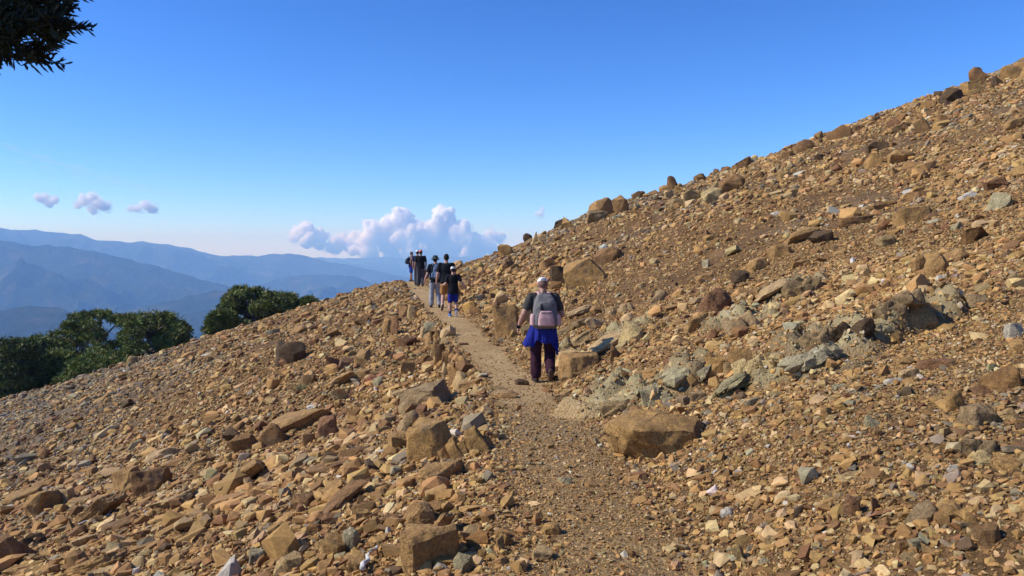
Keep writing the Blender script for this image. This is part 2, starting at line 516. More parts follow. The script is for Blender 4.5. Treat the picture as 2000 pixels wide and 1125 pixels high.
def outcrop_mesh(seed, size, tilt):
    """bedrock broken along one set of joints: overlapping slabs that share a dip"""
    r = random.Random(seed)
    V = []; Fc = []
    L, D, T = size
    n = 7 if L / T < 2.4 else 11
    for k in range(n):
        sz = (L * r.uniform(.3, .55), D * r.uniform(.35, .65), T * r.uniform(.3, .65))
        me = rock_mesh(seed * 31 + k, sz, r.choice(['slab', 'slab', 'block']), 2)
        M = Matrix.Translation((L * (-.38 + .76 * (k + .5) / n) + r.uniform(-.06, .06) * L, D * r.uniform(-.25, .3), T * r.uniform(-.16, .12))) @ Matrix.Rotation(r.uniform(.1, .45), 4, 'Y').inverted() @ Matrix.Rotation(r.uniform(-.35, .1), 4, 'X') @ Matrix.Rotation(r.uniform(-.25, .25), 4, 'Z')
        o = len(V)
        V += [tuple(M @ v.co) for v in me.vertices]; Fc += [tuple(a + o for a in p.vertices) for p in me.polygons]
        bpy.data.meshes.remove(me)
    me = bpy.data.meshes.new('rock_outcrop'); me.from_pydata(V, [], Fc)
    me.polygons.foreach_set('use_smooth', np.ones(len(me.polygons), bool)); me.set_sharp_from_angle(angle=R(32)); me.update()
    return me

# px, py, width px, height px, tilt deg (up to the right), kind, colour, label (None: made below)
ROCKS = [
 # left slope, near
 (166,903,34,24,0,'wedge','B',0),(78,985,58,48,15,'block','O',0),(35,967,75,36,8,'slab','O',0),(107,999,38,20,10,'round','O',0),(117,973,35,32,0,'block','T',0),
 (240,940,52,46,25,'block','O','ochre block roofing a dark hollow on the left slope'),(184,985,75,84,46,'slab','O','long narrow ochre slab leaning steeply below a dark hollow'),
 (290,943,66,50,10,'block','B','brown boulder with a flat shaded front beside the dark hollow'),(337,903,46,26,18,'slab','B',0),(316,884,84,30,20,'slab','T',0),
 (382,903,54,36,28,'slab','O',0),(463,930,88,64,36,'slab','O','broad smooth ochre slab tilted steeply on the left slope'),(334,979,100,36,22,'slab','T',0),
 (470,869,52,34,10,'block','B',0),(454,850,42,32,12,'wedge','K',0),(184,1096,104,56,24,'slab','O','large flat ochre slab at the bottom left, tilted to the right'),
 (208,1113,66,26,8,'slab','T',0),(220,1025,84,30,20,'slab','B',0),(153,1056,58,36,18,'slab','T',0),(126,1032,36,28,12,'wedge','O',0),
 (18,1078,66,62,30,'block','B','big brown rock in the bottom left corner of the slope'),(30,1110,66,32,15,'slab','O',0),(52,1059,48,32,20,'wedge','K',0),(276,1047,42,26,10,'block','B',0),
 (414,1056,27,19,0,'wedge','R',0),(199,921,34,19,12,'slab','T',0),(184,1007,24,26,0,'tall','O',0),(264,1071,62,22,14,'slab','O',0),
 (570,822,138,58,22,'slab','O','long pale topped ochre slab overhanging in the left slope'),(526,853,60,44,20,'block','B',0),(636,838,37,42,0,'block','R',0),(695,817,38,26,25,'slab','O',0),
 (751,832,27,22,0,'block','B',0),(799,826,44,38,20,'block','T',0),(825,781,96,54,18,'block','G','big grey and ochre boulder below the stone edging'),
 (777,866,40,35,0,'block','O',0),(845,866,92,84,30,'block','O','large boulder with a bright flat top and dark front'),(919,862,64,70,10,'outcrop','O','jagged broken ochre rock beside the path edge'),
 (870,889,32,27,20,'wedge','B',0),(860,921,94,58,12,'slab','O','pale flat topped ochre slab just below the bright topped boulder'),
 (636,912,92,30,8,'slab','B','long low brown ledge of rock on the left slope'),(634,958,62,50,38,'slab','O',0),(668,973,96,56,30,'slab','B','split slab with a dark hollow along its middle'),
 (584,982,48,32,0,'block','B',0),(822,1008,58,52,10,'round','O',0),(856,1025,46,74,60,'slab','O',0),
 (839,1075,122,96,8,'block','O','biggest boulder at the bottom, ochre top and dark front'),(909,1102,52,46,0,'wedge','V','grey green pointed stone at the foot of the biggest boulder'),
 (860,1113,32,28,0,'round','W','pale speckled stone under the biggest boulder'),(646,1073,68,50,8,'wedge','O',0),(682,1056,34,46,0,'round','V','mossy grey green upright stone at the bottom'),
 (695,1105,40,36,10,'block','O',0),(563,1105,64,46,0,'round','T',0),(498,1090,37,36,0,'block','L',0),(905,1053,27,30,0,'tall','O',0),(903,976,20,27,0,'tall','O',0),
 (977,1065,18,32,0,'tall','O',0),(643,1016,37,20,0,'block','R',0),(705,1010,30,27,0,'block','O',0),(762,1013,44,22,12,'slab','B',0),(744,964,20,20,0,'round','O',0),
 (940,1087,20,26,0,'tall','O',0),(612,1035,32,26,0,'block','B',0),(985,1055,34,34,20,'wedge','O',0),(1075,1035,38,28,15,'round','O',0),(1060,1085,40,26,0,'block','T',0),
 # left slope, middle
 (567,692,62,46,8,'round','K','dark brown rounded boulder alone high on the left slope'),(652,712,27,32,0,'block','R',0),(677,710,32,20,0,'block','R',0),(670,737,62,38,28,'slab','O','tilted ochre slab in the middle of the left slope'),
 (705,710,30,22,10,'wedge','O',0),(712,732,32,20,10,'block','O',0),(797,720,29,27,0,'wedge','O',0),(795,670,34,22,10,'block','R',0),
 (755,640,20,36,0,'tall','O',0),(771,640,17,36,0,'tall','R',0),(790,610,26,24,0,'block','B',0),(807,612,22,30,0,'tall','T',0),
 (785,765,42,24,18,'slab','T',0),(662,772,36,26,15,'wedge','T',0),(602,745,32,22,0,'block','B',0),(740,745,27,20,0,'round','L',0),(652,652,27,20,10,'wedge','B',0),
 (707,627,27,20,15,'slab','B',0),(687,647,22,18,10,'slab','O',0),(612,793,30,10,10,'slab','W','thin white stone on the long pale topped slab'),
 (255,705,17,20,0,'round','G','rounded grey boulder at the foot of the pines'),
 # stone edging along the path
 (840,640,26,21,0,'round','V','grey green capstone at the upper end of the edging'),(828,655,14,24,0,'tall','T','E'),(838,668,14,30,0,'tall','O','E'),(849,680,14,34,-8,'tall','O','E'),(860,694,15,34,0,'tall','B','E'),
 (857,655,14,22,8,'block','O','E'),(869,664,15,26,0,'tall','T','E'),(880,674,13,32,0,'tall','G','E'),(872,702,14,30,0,'tall','O','E'),(885,694,14,32,5,'tall','B','E'),
 (897,682,16,26,0,'block','O','E'),(902,706,15,34,-8,'tall','O','E'),(872,726,14,28,10,'tall','T','E'),(884,730,14,30,0,'tall','O','E'),(897,722,22,18,10,'slab','O','E'),(903,742,26,26,0,'block','T','E'),
 (927,742,42,27,12,'block','O','E'),(932,764,36,26,10,'block','T','E'),(965,750,44,32,10,'wedge','G','E'),(905,668,18,16,0,'block','R','E'),(889,656,16,14,0,'wedge','O','E'),
 (990,770,38,19,10,'slab','O',0),(1020,747,26,13,0,'slab','K',0),
 # beside the path, right
 (992,632,52,62,0,'tall','O','tall ochre slab standing at the right edge of the path'),(1029,620,26,44,0,'block','T',0),(1097,540,42,38,0,'block','K','dark brown cube shaped boulder above the hiker in front'),
 (1141,538,76,52,12,'block','O','large cracked ochre boulder right of the dark cube'),(1170,532,38,28,15,'wedge','O',0),(1187,502,54,32,10,'block','B',0),(1132,518,28,22,0,'block','B',0),
 (1126,662,60,42,30,'slab','T',0),(1178,668,84,56,32,'slab','T',0),(1206,660,50,40,40,'slab','O',0),(1232,653,52,50,0,'wedge','Y','pale yellow pointed rock up the bank from the path'),
 (1168,632,40,27,15,'block','T',0),(1133,714,80,42,6,'block','O','wide ochre boulder with a dark front beside the front hiker'),(1111,693,44,26,15,'slab','T',0),
 (1202,692,34,36,25,'wedge','B',0),(1277,722,68,30,12,'slab','O',0),(1220,778,76,48,0,'outcrop','G','grey brown pointed rock just above the path boulder'),
 (1401,590,62,56,0,'round','R','big rounded red brown boulder with a shaded right side'),(1362,632,48,32,8,'block','O',0),(1345,742,88,32,8,'outcrop','V','greenish broken bedrock low on the right bank'),
 (1290,774,54,40,0,'outcrop','L','blue grey crumbly bedrock above the path boulder'),(1356,776,54,32,10,'outcrop','G',0),(1398,729,40,32,0,'block','O',0),(1427,723,27,27,0,'block','G',0),
 (1320,599,42,14,8,'slab','O',0),(1377,542,40,22,10,'slab','O',0),(1444,542,32,29,0,'round','K',0),(993,517,27,21,10,'wedge','B',0),(990,490,32,27,0,'block','O',0),(969,566,27,19,20,'slab','O',0),
 (1135,605,58,27,20,'slab','T',0),(1292,581,42,26,10,'wedge','G',0),(1211,602,42,27,0,'outcrop','T',0),(1129,634,62,22,10,'outcrop','G',0),
 (1290,855,180,92,4,'block','O','great ochre boulder lying beside the path in front'),
 (928,609,26,22,10,'wedge','B','low brown rock beside the boy in blue shorts'),(835,537,16,22,0,'block','K','dark brown block at the knees of the man in orange cap'),(1085,560,22,18,0,'block','B',0),
 # right slope, bedrock band
 (1565,457,78,36,12,'slab','O','long ochre slab high on the right slope'),(1603,466,42,27,10,'block','K',0),(1520,493,42,26,8,'block','O',0),(1482,517,38,26,0,'round','O',0),(1566,514,40,17,8,'slab','O',0),
 (1731,472,42,24,0,'round','G',0),(1910,459,58,32,0,'wedge','B',0),(1795,517,34,36,15,'round','O','rounded ochre boulder, smaller of the touching pair'),(1830,518,44,48,0,'round','O','rounded ochre boulder, bigger of the touching pair'),
 (1866,503,44,27,20,'block','O',0),(1510,566,70,42,28,'slab','T','pale streaked slab leaning below the upper right slope'),(1568,560,68,42,0,'outcrop','G',0),(1450,625,58,56,20,'outcrop','T',0),
 (1738,604,54,38,20,'outcrop','G',0),(1606,655,64,38,15,'outcrop','G',0),(1664,652,70,42,8,'outcrop','K','dark grey green ledge of bedrock with a black overhang'),(1712,646,40,32,0,'outcrop','V',0),
 (1792,615,86,62,10,'outcrop','G','broad grey bedrock hump in the right slope'),(1758,642,74,36,20,'outcrop','G',0),(1488,697,78,66,8,'outcrop','Y','pale yellowish bedrock hump, brightest on the right slope'),
 (1450,712,44,52,0,'block','O',0),(1584,712,86,28,14,'outcrop','V',0),(1470,737,120,20,12,'outcrop','V','thin pale green band of bedrock under the pale hump'),(1728,726,32,24,12,'wedge','O',0),
 (1750,745,38,15,0,'slab','W','flat white stone lying alone on the right slope'),(1984,648,40,30,0,'block','W','pale grey squared block at the right edge'),(1992,677,30,28,0,'round','O',0),(1824,710,74,28,8,'slab','R',0),
 (1773,706,38,20,10,'slab','O',0),(1779,731,32,22,0,'block','T',0),(1965,746,64,42,15,'block','B',0),(1930,763,48,22,8,'slab','R',0),(1875,787,40,40,0,'wedge','O',0),
 (1840,784,37,19,0,'round','O',0),(1840,542,22,10,0,'slab','W',0),(1482,782,44,17,8,'outcrop','L',0),(1690,760,54,14,8,'outcrop','L',0),(1642,757,24,12,0,'slab','L',0),
 (1590,682,27,16,0,'round','B',0),(1907,588,44,24,0,'slab','T',0),(1410,770,48,22,14,'outcrop','Y',0),(1520,690,30,24,0,'outcrop','G',0),
 # right slope, near
 (1714,825,35,30,35,'wedge','V','grey green pointed stone standing alone on the right slope'),(1914,816,68,52,0,'round','G','large grey brown boulder near the right edge'),(1980,810,44,32,0,'wedge','T',0),
 (1674,930,64,24,10,'slab','T','long flat tan stone in the lower right scree'),(1897,878,42,36,0,'block','G',0),(1940,875,46,32,0,'round','G',0),(1933,894,48,28,0,'wedge','Y',0),(1979,906,48,28,8,'round','O',0),
 (1800,1008,64,44,0,'block','G','blocky grey brown rock with a dark right side, lower right'),(1872,1001,44,34,10,'round','O',0),(1907,1010,38,34,-30,'slab','O',0),(1897,1027,48,26,-10,'slab','G',0),
 (1946,1050,46,42,15,'block','B','brown cube shaped rock in the lower right scree'),(1674,991,28,38,0,'slab','R',0),(1716,988,22,28,0,'wedge','R',0),(1839,1077,52,28,-20,'slab','O',0),(1803,1066,32,32,0,'block','L',0),
 (1787,1091,32,18,0,'slab','G',0),(1771,1066,32,22,15,'block','B',0),(1451,1085,30,40,0,'wedge','G',0),(1502,1098,22,18,0,'round','L',0),(1511,1059,24,22,0,'block','T',0),(1786,915,22,17,0,'wedge','W',0),
 (1873,915,26,16,0,'round','W',0),(1617,810,24,24,0,'wedge','O',0),(1521,802,24,17,0,'block','O',0),(1888,923,38,20,8,'wedge','R',0),(1891,855,44,20,8,'slab','T',0),(1425,1000,24,18,0,'round','W',0),
 (1105,940,26,16,0,'slab','L','small blue grey stone lying on the path'),(1166,862,15,12,0,'wedge','L',0),
 # skyline and upper slope
 (1096,427,31,24,10,'round','K','black boulder on the skyline above the front hiker'),(1107,437,27,24,0,'wedge','O',0),(1175,410,54,38,14,'round','O','big ochre boulder on the skyline right of the black one'),(1212,403,28,34,10,'block','O',0),
 (1167,423,38,22,0,'block','G',0),(1031,465,18,20,0,'round','K',0),(1044,467,15,24,0,'tall','T',0),(1092,463,22,16,20,'slab','B',0),(1312,360,22,27,0,'tall','B',0),(1300,363,27,20,0,'block','O',0),
 (1306,382,22,14,0,'wedge','T',0),(1327,371,22,16,10,'wedge','O',0),(1350,386,32,27,0,'block','G',0),(1322,398,34,20,0,'round','G',0),(1389,383,40,28,20,'round','Y',0),(1382,373,42,22,10,'block','G',0),
 (1427,361,48,32,5,'block','B',0),(1364,336,20,20,0,'wedge','B',0),(1395,330,18,19,0,'wedge','B',0),(1415,322,18,14,0,'block','K',0),(1447,321,32,22,10,'block','B',0),
 (1127,491,24,14,10,'round','R',0),(1385,461,30,22,0,'wedge','R',0),(1380,516,20,18,30,'wedge','V',0),(1447,430,30,16,5,'slab','Y',0),
 (1901,154,29,40,0,'tall','B','tall pointed rock standing highest on the skyline'),(1893,174,42,27,0,'block','O','squat rock under the tall pointed one on the skyline'),(1850,190,38,30,25,'block','K',0),(1945,159,27,23,0,'block','K',0),
 (1968,145,38,30,10,'block','O',0),(1991,143,24,38,0,'tall','O',0),(1634,264,42,30,15,'block','B',0),(1570,285,32,24,10,'round','B',0),(1600,274,12,14,0,'wedge','K',0),(1706,233,16,12,0,'round','K',0),
 (1755,250,32,20,12,'slab','K',0),(1794,250,28,30,15,'tall','O',0),(1839,235,24,20,0,'block','B',0),(1980,241,54,30,10,'slab','O','broad smooth ochre slab high by the right edge'),(1710,289,36,20,0,'block','K',0),
 (1755,310,42,32,5,'block','O',0),(1703,316,34,32,0,'wedge','O',0),(1601,309,24,14,10,'wedge','K',0),(1791,383,48,16,0,'slab','B',0),(1888,383,36,18,10,'round','W','white stone high on the upper right slope'),
 (1936,398,64,38,10,'wedge','V','big wedge shaped rock, ochre and dark green grey, upper right'),(1942,358,38,36,20,'slab','R',0),(1719,401,48,22,8,'slab','O',0),(1667,431,64,28,8,'slab','B',0),(1779,423,64,38,12,'block','O',0),
 (1516,416,24,13,15,'slab','W',0),(1622,353,32,22,30,'slab','O',0),(1746,337,27,18,15,'wedge','O',0),(1870,443,24,16,20,'wedge','V',0),(1480,345,26,16,10,'block','B',0),(1245,382,24,14,10,'block','B',0),
 (1275,372,20,14,0,'wedge','B',0),(1535,302,22,14,10,'block','B',0),(1810,205,26,18,10,'block','B',0),(1670,252,20,14,0,'block','B',0),
]
CW = {'O': 'ochre', 'B': 'brown', 'R': 'reddish brown', 'T': 'tan', 'G': 'grey brown', 'W': 'whitish', 'K': 'dark brown', 'V': 'greenish grey', 'L': 'blue grey', 'Y': 'pale yellow'}
KW = {'block': 'blocky rock', 'slab': 'flat slab', 'wedge': 'pointed rock', 'round': 'rounded rock', 'tall': 'upright rock', 'outcrop': 'bedrock outcrop'}
NM = {'block': 'boulder', 'slab': 'flat_rock', 'wedge': 'rock', 'round': 'boulder', 'tall': 'rock', 'outcrop': 'rock_outcrop'}
MARKS = [(1070, 650, 'the front hiker'), (885, 575, 'the boy in blue shorts'), (800, 520, 'the farthest hiker')]
SHORT = {'ochre block roofing a dark hollow on the left slope': 'the dark hollow', 'broad smooth ochre slab tilted steeply on the left slope': 'the broad tilted slab',
 'large flat ochre slab at the bottom left, tilted to the right': 'the large bottom left slab', 'long pale topped ochre slab overhanging in the left slope': 'the long overhanging slab',
 'big grey and ochre boulder below the stone edging': 'the grey and ochre boulder', 'large boulder with a bright flat top and dark front': 'the bright topped boulder', 'split slab with a dark hollow along its middle': 'the split slab',
 'biggest boulder at the bottom, ochre top and dark front': 'the biggest bottom boulder', 'dark brown rounded boulder alone high on the left slope': 'the lone dark round boulder', 'tilted ochre slab in the middle of the left slope': 'the tilted mid slope slab',
 'tall ochre slab standing at the right edge of the path': 'the tall path side slab', 'large cracked ochre boulder right of the dark cube': 'the cracked ochre boulder', 'pale yellow pointed rock up the bank from the path': 'the pale yellow point',
 'great ochre boulder lying beside the path in front': 'the great path boulder', 'big rounded red brown boulder with a shaded right side': 'the red brown boulder', 'long ochre slab high on the right slope': 'the long high slab',
 'rounded ochre boulder, bigger of the touching pair': 'the rounded boulder pair', 'broad grey bedrock hump in the right slope': 'the grey bedrock hump', 'pale yellowish bedrock hump, brightest on the right slope': 'the pale bedrock hump',
 'grey green pointed stone standing alone on the right slope': 'the lone grey green stone', 'large grey brown boulder near the right edge': 'the large right edge boulder', 'blocky grey brown rock with a dark right side, lower right': 'the lower right block',
 'long flat tan stone in the lower right scree': 'the long flat tan stone', 'black boulder on the skyline above the front hiker': 'the black skyline boulder', 'big ochre boulder on the skyline right of the black one': 'the ochre skyline boulder',
 'tall pointed rock standing highest on the skyline': 'the tall skyline point', 'big wedge shaped rock, ochre and dark green grey, upper right': 'the dark green wedge', 'broad smooth ochre slab high by the right edge': 'the smooth high slab',
 'pale streaked slab leaning below the upper right slope': 'the pale streaked slab', 'wide ochre boulder with a dark front beside the front hiker': 'the dark fronted boulder', 'flat white stone lying alone on the right slope': 'the flat white stone',
 'white stone high on the upper right slope': 'the high white stone', 'big brown rock in the bottom left corner of the slope': 'the bottom left corner rock'}
for q in ROCKS:
    if q[7] in SHORT: MARKS.append((q[0], q[1], SHORT[q[7]]))

def direction(dx, dy):
    a = math.degrees(math.atan2(-dy, dx)) % 360
    return ['right of', 'above and right of', 'above', 'above and left of', 'left of', 'below and left of', 'below', 'below and right of'][int((a + 22.5) // 45) % 8]

def rock_labels():
    used, labels = set(), []
    for q in ROCKS:
        if isinstance(q[7], str) and q[7] != 'E': used.add(q[7])
    nedge = 0
    for q in ROCKS:
        px, py, wd, ht, tilt, kind, c, lab = q
        if isinstance(lab, str) and lab != 'E':
            labels.append(lab); continue
        area = wd * ht
        size = 'small' if area < 420 else 'medium' if area < 1500 else 'large'
        what = 'edging stone' if lab == 'E' else KW[kind]
        if lab == 'E' and kind == 'tall': what = 'upright edging stone'
        mk = sorted(MARKS, key=lambda m: (m[0] - px) ** 2 + (m[1] - py) ** 2)
        cands = []
        for m in mk[:4]:
            d = math.hypot(m[0] - px, m[1] - py)
            near = 'close ' if d < 70 else '' if d < 150 else 'well '
            pos = direction(px - m[0], py - m[1])
            cands.append(f'{size} {CW[c]} {what} {near}{pos} {m[2]}')
            cands.append(f'{size} {CW[c]} {what} {round(d / 40) * 40 // 40 + 1 and ""}{near}{pos} {m[2]}'.replace('  ', ' '))
        m, m2 = mk[0], mk[1]
        cands.append(f'{size} {CW[c]} {what} {direction(px - m[0], py - m[1])} {m[2]}, {direction(px - m2[0], py - m2[1])} {m2[2]}')
        if tilt > 15: cands.insert(0, f'{size} tilted {CW[c]} {what} {direction(px - m[0], py - m[1])} {m[2]}')
        for t in cands:
            if t not in used and len(t.split()) <= 16: break
        else:
            t = f'{size} {CW[c]} {what} between {mk[0][2]} and {mk[2][2]}'
            k = 0
            while t in used or len(t.split()) > 16:
                k += 1
                t = f'{["smaller", "paler", "rougher", "lower", "upper", "thinner"][k % 6]} {CW[c]} {what} {direction(px - mk[k % 4][0], py - mk[k % 4][1])} {mk[k % 4][2]}'
                if k > 20: break
        used.add(t); labels.append(t)
    return labels

def build_rocks():
    labels = rock_labels()
    r = random.Random(8)
    for i, (px, py, wd, ht, tilt, kind, c, lab) in enumerate(ROCKS):
        P, pyh = hit(px, py + ht * .42)
        Y = P[1]
        k = Y / F
        W, H = wd * k * 1.08, ht * k * 1.04
        if lab == 'E': W *= 1.35; H *= 1.15
        if tilt and kind in ('slab',):
            t = R(abs(tilt))
            L = W / math.cos(t) * .92
            T = max(.26 * L, (H - W * math.tan(t) * .7) * 1.05)
        else:
            L, T = W, H * ((1.35 if kind == 'tall' else 1.1) if pyh > py + ht * .45 else 1.5 if kind != 'round' else 1.35)
        dep = {'slab': .8, 'tall': .7, 'outcrop': .8}.get(kind, .85) * L
        if kind == 'slab': dep = min(dep, max(1.2 * H * 2.2, .5 * L))
        dep *= r.uniform(.85, 1.1)
        if lab == 'E': dep = max(dep, .22)
        detail = 4 if wd * ht > 3000 else 3 if wd * ht > 700 else 2
        me = rock_mesh(100 + i, (L, dep, T), kind, detail) if kind != 'outcrop' else outcrop_mesh(100 + i, (L * 1.15, dep, T), tilt)
        name = 'edging_stone' if lab == 'E' else NM[kind]
        o = put(name, me, M_ROCK)
        yc = Y + dep * .42
        cx = (px - 1000) / F * yc
        cz = CAM.z + ray_dir(px, py)[2] * yc
        gz = float(terrain(cx, yc))
        # seated in the ground: the lower part is buried, the centre never floats clear of the slope
        cz = cz - .12 * T
        cz = min(cz, gz + T * ((.28 if kind == 'tall' else .02) if pyh > py + ht * .45 else .4 if kind == 'slab' else .3)) if kind != 'outcrop' else min(cz, gz + T * .16)
        cz = max(cz, gz - T * .15)
        if lab == 'E': cz = min(cz, float(zp(yc)) + r.uniform(.0, .09) - T * .42)
        o.location = (cx, yc, cz)
        o.rotation_euler = (r.uniform(-.12, .12), -R(tilt if tilt else r.uniform(-4, 8)), r.uniform(-.25, .25))
        b = PAL[c]
        f = r.uniform(.9, 1.12)
        o.color = (b[0] * f, b[1] * f, b[2] * f * r.uniform(.92, 1.08), 1)
        o['label'] = labels[i]
        o['category'] = 'edging stone' if lab == 'E' else 'bedrock outcrop' if kind == 'outcrop' else 'boulder' if wd * ht > 2600 else 'rock'
        o['group'] = ('stones edging the path' if lab == 'E' else 'bedrock outcrops on the right slope' if kind == 'outcrop' else
                      'rocks lying on the left slope' if (px - 1000) / F * Y < float(xp(Y)) else 'rocks along the skyline' if pyh > py + ht * .45 or py < 700 - .36 * (px - 400) + 20 else 'rocks lying on the right slope')
build_rocks()

# ------------------------------------------------------------------ far hills, plain and haze
def build_hills():
    ridges = [
        (3300, .30, [(-700, 640), (-200, 612), (0, 606), (55, 597), (110, 600), (150, 612), (200, 634), (270, 690), (420, 760), (900, 860)]),
        (4600, .25, [(-700, 620), (0, 655), (100, 640), (180, 615), (260, 600), (340, 585), (430, 566), (500, 572), (600, 600), (760, 640), (1400, 700)]),
        (6300, .30, [(-900, 462), (-300, 462), (0, 468), (60, 479), (130, 480), (200, 492), (260, 508), (330, 526), (420, 552), (500, 575), (600, 610), (700, 650), (1400, 720)]),
        (8200, .25, [(-700, 600), (380, 590), (480, 560), (560, 541), (640, 533), (690, 540), (760, 562), (900, 610), (1400, 640)]),
        (10800, .28, [(-900, 448), (-300, 446), (0, 445), (80, 449), (150, 456), (200, 468), (270, 471), (340, 477), (380, 487), (430, 498), (500, 500), (560, 493), (590, 498), (650, 511), (700, 520), (780, 538), (900, 560), (1500, 580)]),
        (14000, .25, [(-900, 500), (400, 508), (600, 512), (640, 513), (700, 516), (760, 525), (800, 534), (900, 542), (1500, 545)]),
        (16800, .15, [(-900, 503), (1500, 503)]),
    ]
    px = np.linspace(-700, 1450, 560)
    D = np.concatenate([[220, 300, 420, 600, 850], np.geomspace(1100, 17000, 420)])
    PX, DD = np.meshgrid(px, D)
    X = (PX - 1000) / F * DD
    z = np.interp(DD, [0, 220, 700, 1400, 3000, 6000, 31000], [-60, -130, -330, -560, -640, -780, -900])
    spur = 0
    for (a, wl, sdv) in ((200, 1500, 1), (120, 620, 2), (55, 260, 3), (20, 110, 4)):
        n = 1 - np.abs(noise2(X / wl + .3 * noise2(X / wl, DD / wl, sdv + 70), DD / wl, sdv + 60)) * 2
        spur = spur + a * n
    for (Di, k, pts) in ridges:
        xs, ys = zip(*pts)
        v = np.interp(PX, xs, ys)
        k_ = np.ones(9) / 9
        H = CAM.z + (HORIZON - v) / F * Di
        dist = np.abs(DD - Di)
        H = H + (noise2(PX / 23., DD / Di * 9, int(Di)) * Di / F * 2.2 + noise2(PX / 8., DD / Di * 30, int(Di) + 1) * Di / F * .8) * (1 - smooth(dist, 0, Di * .06))
        zi = H - k * dist * (1 + .0 * DD)
        zi = zi + (spur - 190) * 1.1 * smooth(dist, 0, 700) * np.clip(Di / 6000, .5, 1.2)
        zi = np.minimum(zi, H - .09 * dist)
        z = np.maximum(z, zi)
    V = np.stack([X.ravel(), DD.ravel(), z.ravel()], 1)
    ny, nx = PX.shape
    i = np.arange(nx * ny).reshape(ny, nx)
    Fq = np.stack([i[:-1, :-1], i[:-1, 1:], i[1:, 1:], i[1:, :-1]], -1).reshape(-1, 4)
    me = mesh_np('hills', V, Fq, True)
    m, nt, b = new_mat('forested_hills')
    geo = nt.nodes.new('ShaderNodeNewGeometry')
    n1 = N(nt, 'ShaderNodeTexNoise', Scale=.004, Detail=9, Roughness=.72)
    nt.links.new(geo.outputs['Position'], n1.inputs['Vector'])
    c = ramp(nt, n1.outputs[0], [(.38, (.022, .035, .014)), (.54, (.045, .058, .024)), (.63, (.11, .09, .05)), (.74, (.21, .165, .105))])
    nt.links.new(c, b.inputs['Base Color'])
    n2 = N(nt, 'ShaderNodeTexNoise', Scale=.02, Detail=6, Roughness=.7)
    nt.links.new(geo.outputs['Position'], n2.inputs['Vector'])
    bp = N(nt, 'ShaderNodeBump', Strength=1.0, Distance=60)
    nt.links.new(n2.outputs[0], bp.inputs['Height']); nt.links.new(bp.outputs[0], b.inputs['Normal'])
    b.inputs['Roughness'].default_value = 1; b.inputs['Specular IOR Level'].default_value = 0
    return put('hills', me, m, kind='structure')
build_hills()

def box_mesh(name, lo, hi):
    v = [(x, y, z) for x in (lo[0], hi[0]) for y in (lo[1], hi[1]) for z in (lo[2], hi[2])]
    f = [(0, 1, 3, 2), (4, 6, 7, 5), (0, 4, 5, 1), (2, 3, 7, 6), (0, 2, 6, 4), (1, 5, 7, 3)]
    return mesh_np(name, v, f)

def build_haze():
    # one closed box of even air from the camera to behind the last range
    xs = [(-34000, 430), (-800, 430), (9000, 430)]
    V = []
    for y in (-1500, 17200):
        for x, zt in xs: V += [(x, y, -1000), (x, y, zt)]
    Fc = [(0, 1, 3, 2), (2, 3, 5, 4), (6, 8, 9, 7), (8, 10, 11, 9), (0, 6, 7, 1), (4, 5, 11, 10), (1, 7, 9, 3), (3, 9, 11, 5), (0, 2, 8, 6), (2, 4, 10, 8)]
    me = bpy.data.meshes.new('haze'); me.from_pydata(V, [], Fc); me.update()
    bm = bmesh.new(); bm.from_mesh(me); bmesh.ops.recalc_face_normals(bm, faces=bm.faces); bm.to_mesh(me); bm.free()
    m = bpy.data.materials.new('blue_air'); m.use_nodes = True
    nt = m.node_tree; nt.nodes.clear()
    out = nt.nodes.new('ShaderNodeOutputMaterial'); pv = nt.nodes.new('ShaderNodeVolumePrincipled')
    pv.inputs['Color'].default_value = (.27, .53, 1.0, 1)
    pv.inputs['Absorption Color'].default_value = (1, 1, 1, 1)
    pv.inputs['Density'].default_value = 1.3e-4
    pv.inputs['Anisotropy'].default_value = 0.0
    nt.links.new(pv.outputs[0], out.inputs['Volume'])
    return put('haze', me, m, kind='stuff')
build_haze()

# ------------------------------------------------------------------ clouds, beyond the haze
def ico(sub):
    bm = bmesh.new(); bmesh.ops.create_icosphere(bm, subdivisions=sub, radius=1)
    v = np.array([q.co[:] for q in bm.verts]); f = np.array([[a.index for a in fc.verts] for fc in bm.faces]); bm.free()
    return v, f
ICO1 = ico(1); ICO2 = ico(2); ICO3 = ico(3)

def evaluated(o, name):
    dg = bpy.context.evaluated_depsgraph_get()
    me = bpy.data.meshes.new_from_object(o.evaluated_get(dg))
    me.name = name
    old = o.data
    bpy.data.objects.remove(o)
    if old.users == 0: bpy.data.meshes.remove(old)
    return me

def remeshed(name, parts, voxel, smooth_it=2, fac=.5):
    off = 0; V = []; Fc = []
    for v, f in parts:
        V.append(v); Fc.append(np.asarray(f) + off); off += len(v)
    me = bpy.data.meshes.new(name)
    fl = [tuple(int(a) for a in q) for f in Fc for q in f]
    me.from_pydata([tuple(p) for p in np.concatenate(V)], [], fl)
    o = bpy.data.objects.new(name, me); COL.objects.link(o)
    md = o.modifiers.new('r', 'REMESH'); md.mode = 'VOXEL'; md.voxel_size = voxel; md.use_smooth_shade = True
    if smooth_it:
        sm = o.modifiers.new('s', 'SMOOTH'); sm.factor = fac; sm.iterations = smooth_it
    bpy.context.view_layer.update()
    return evaluated(o, name)

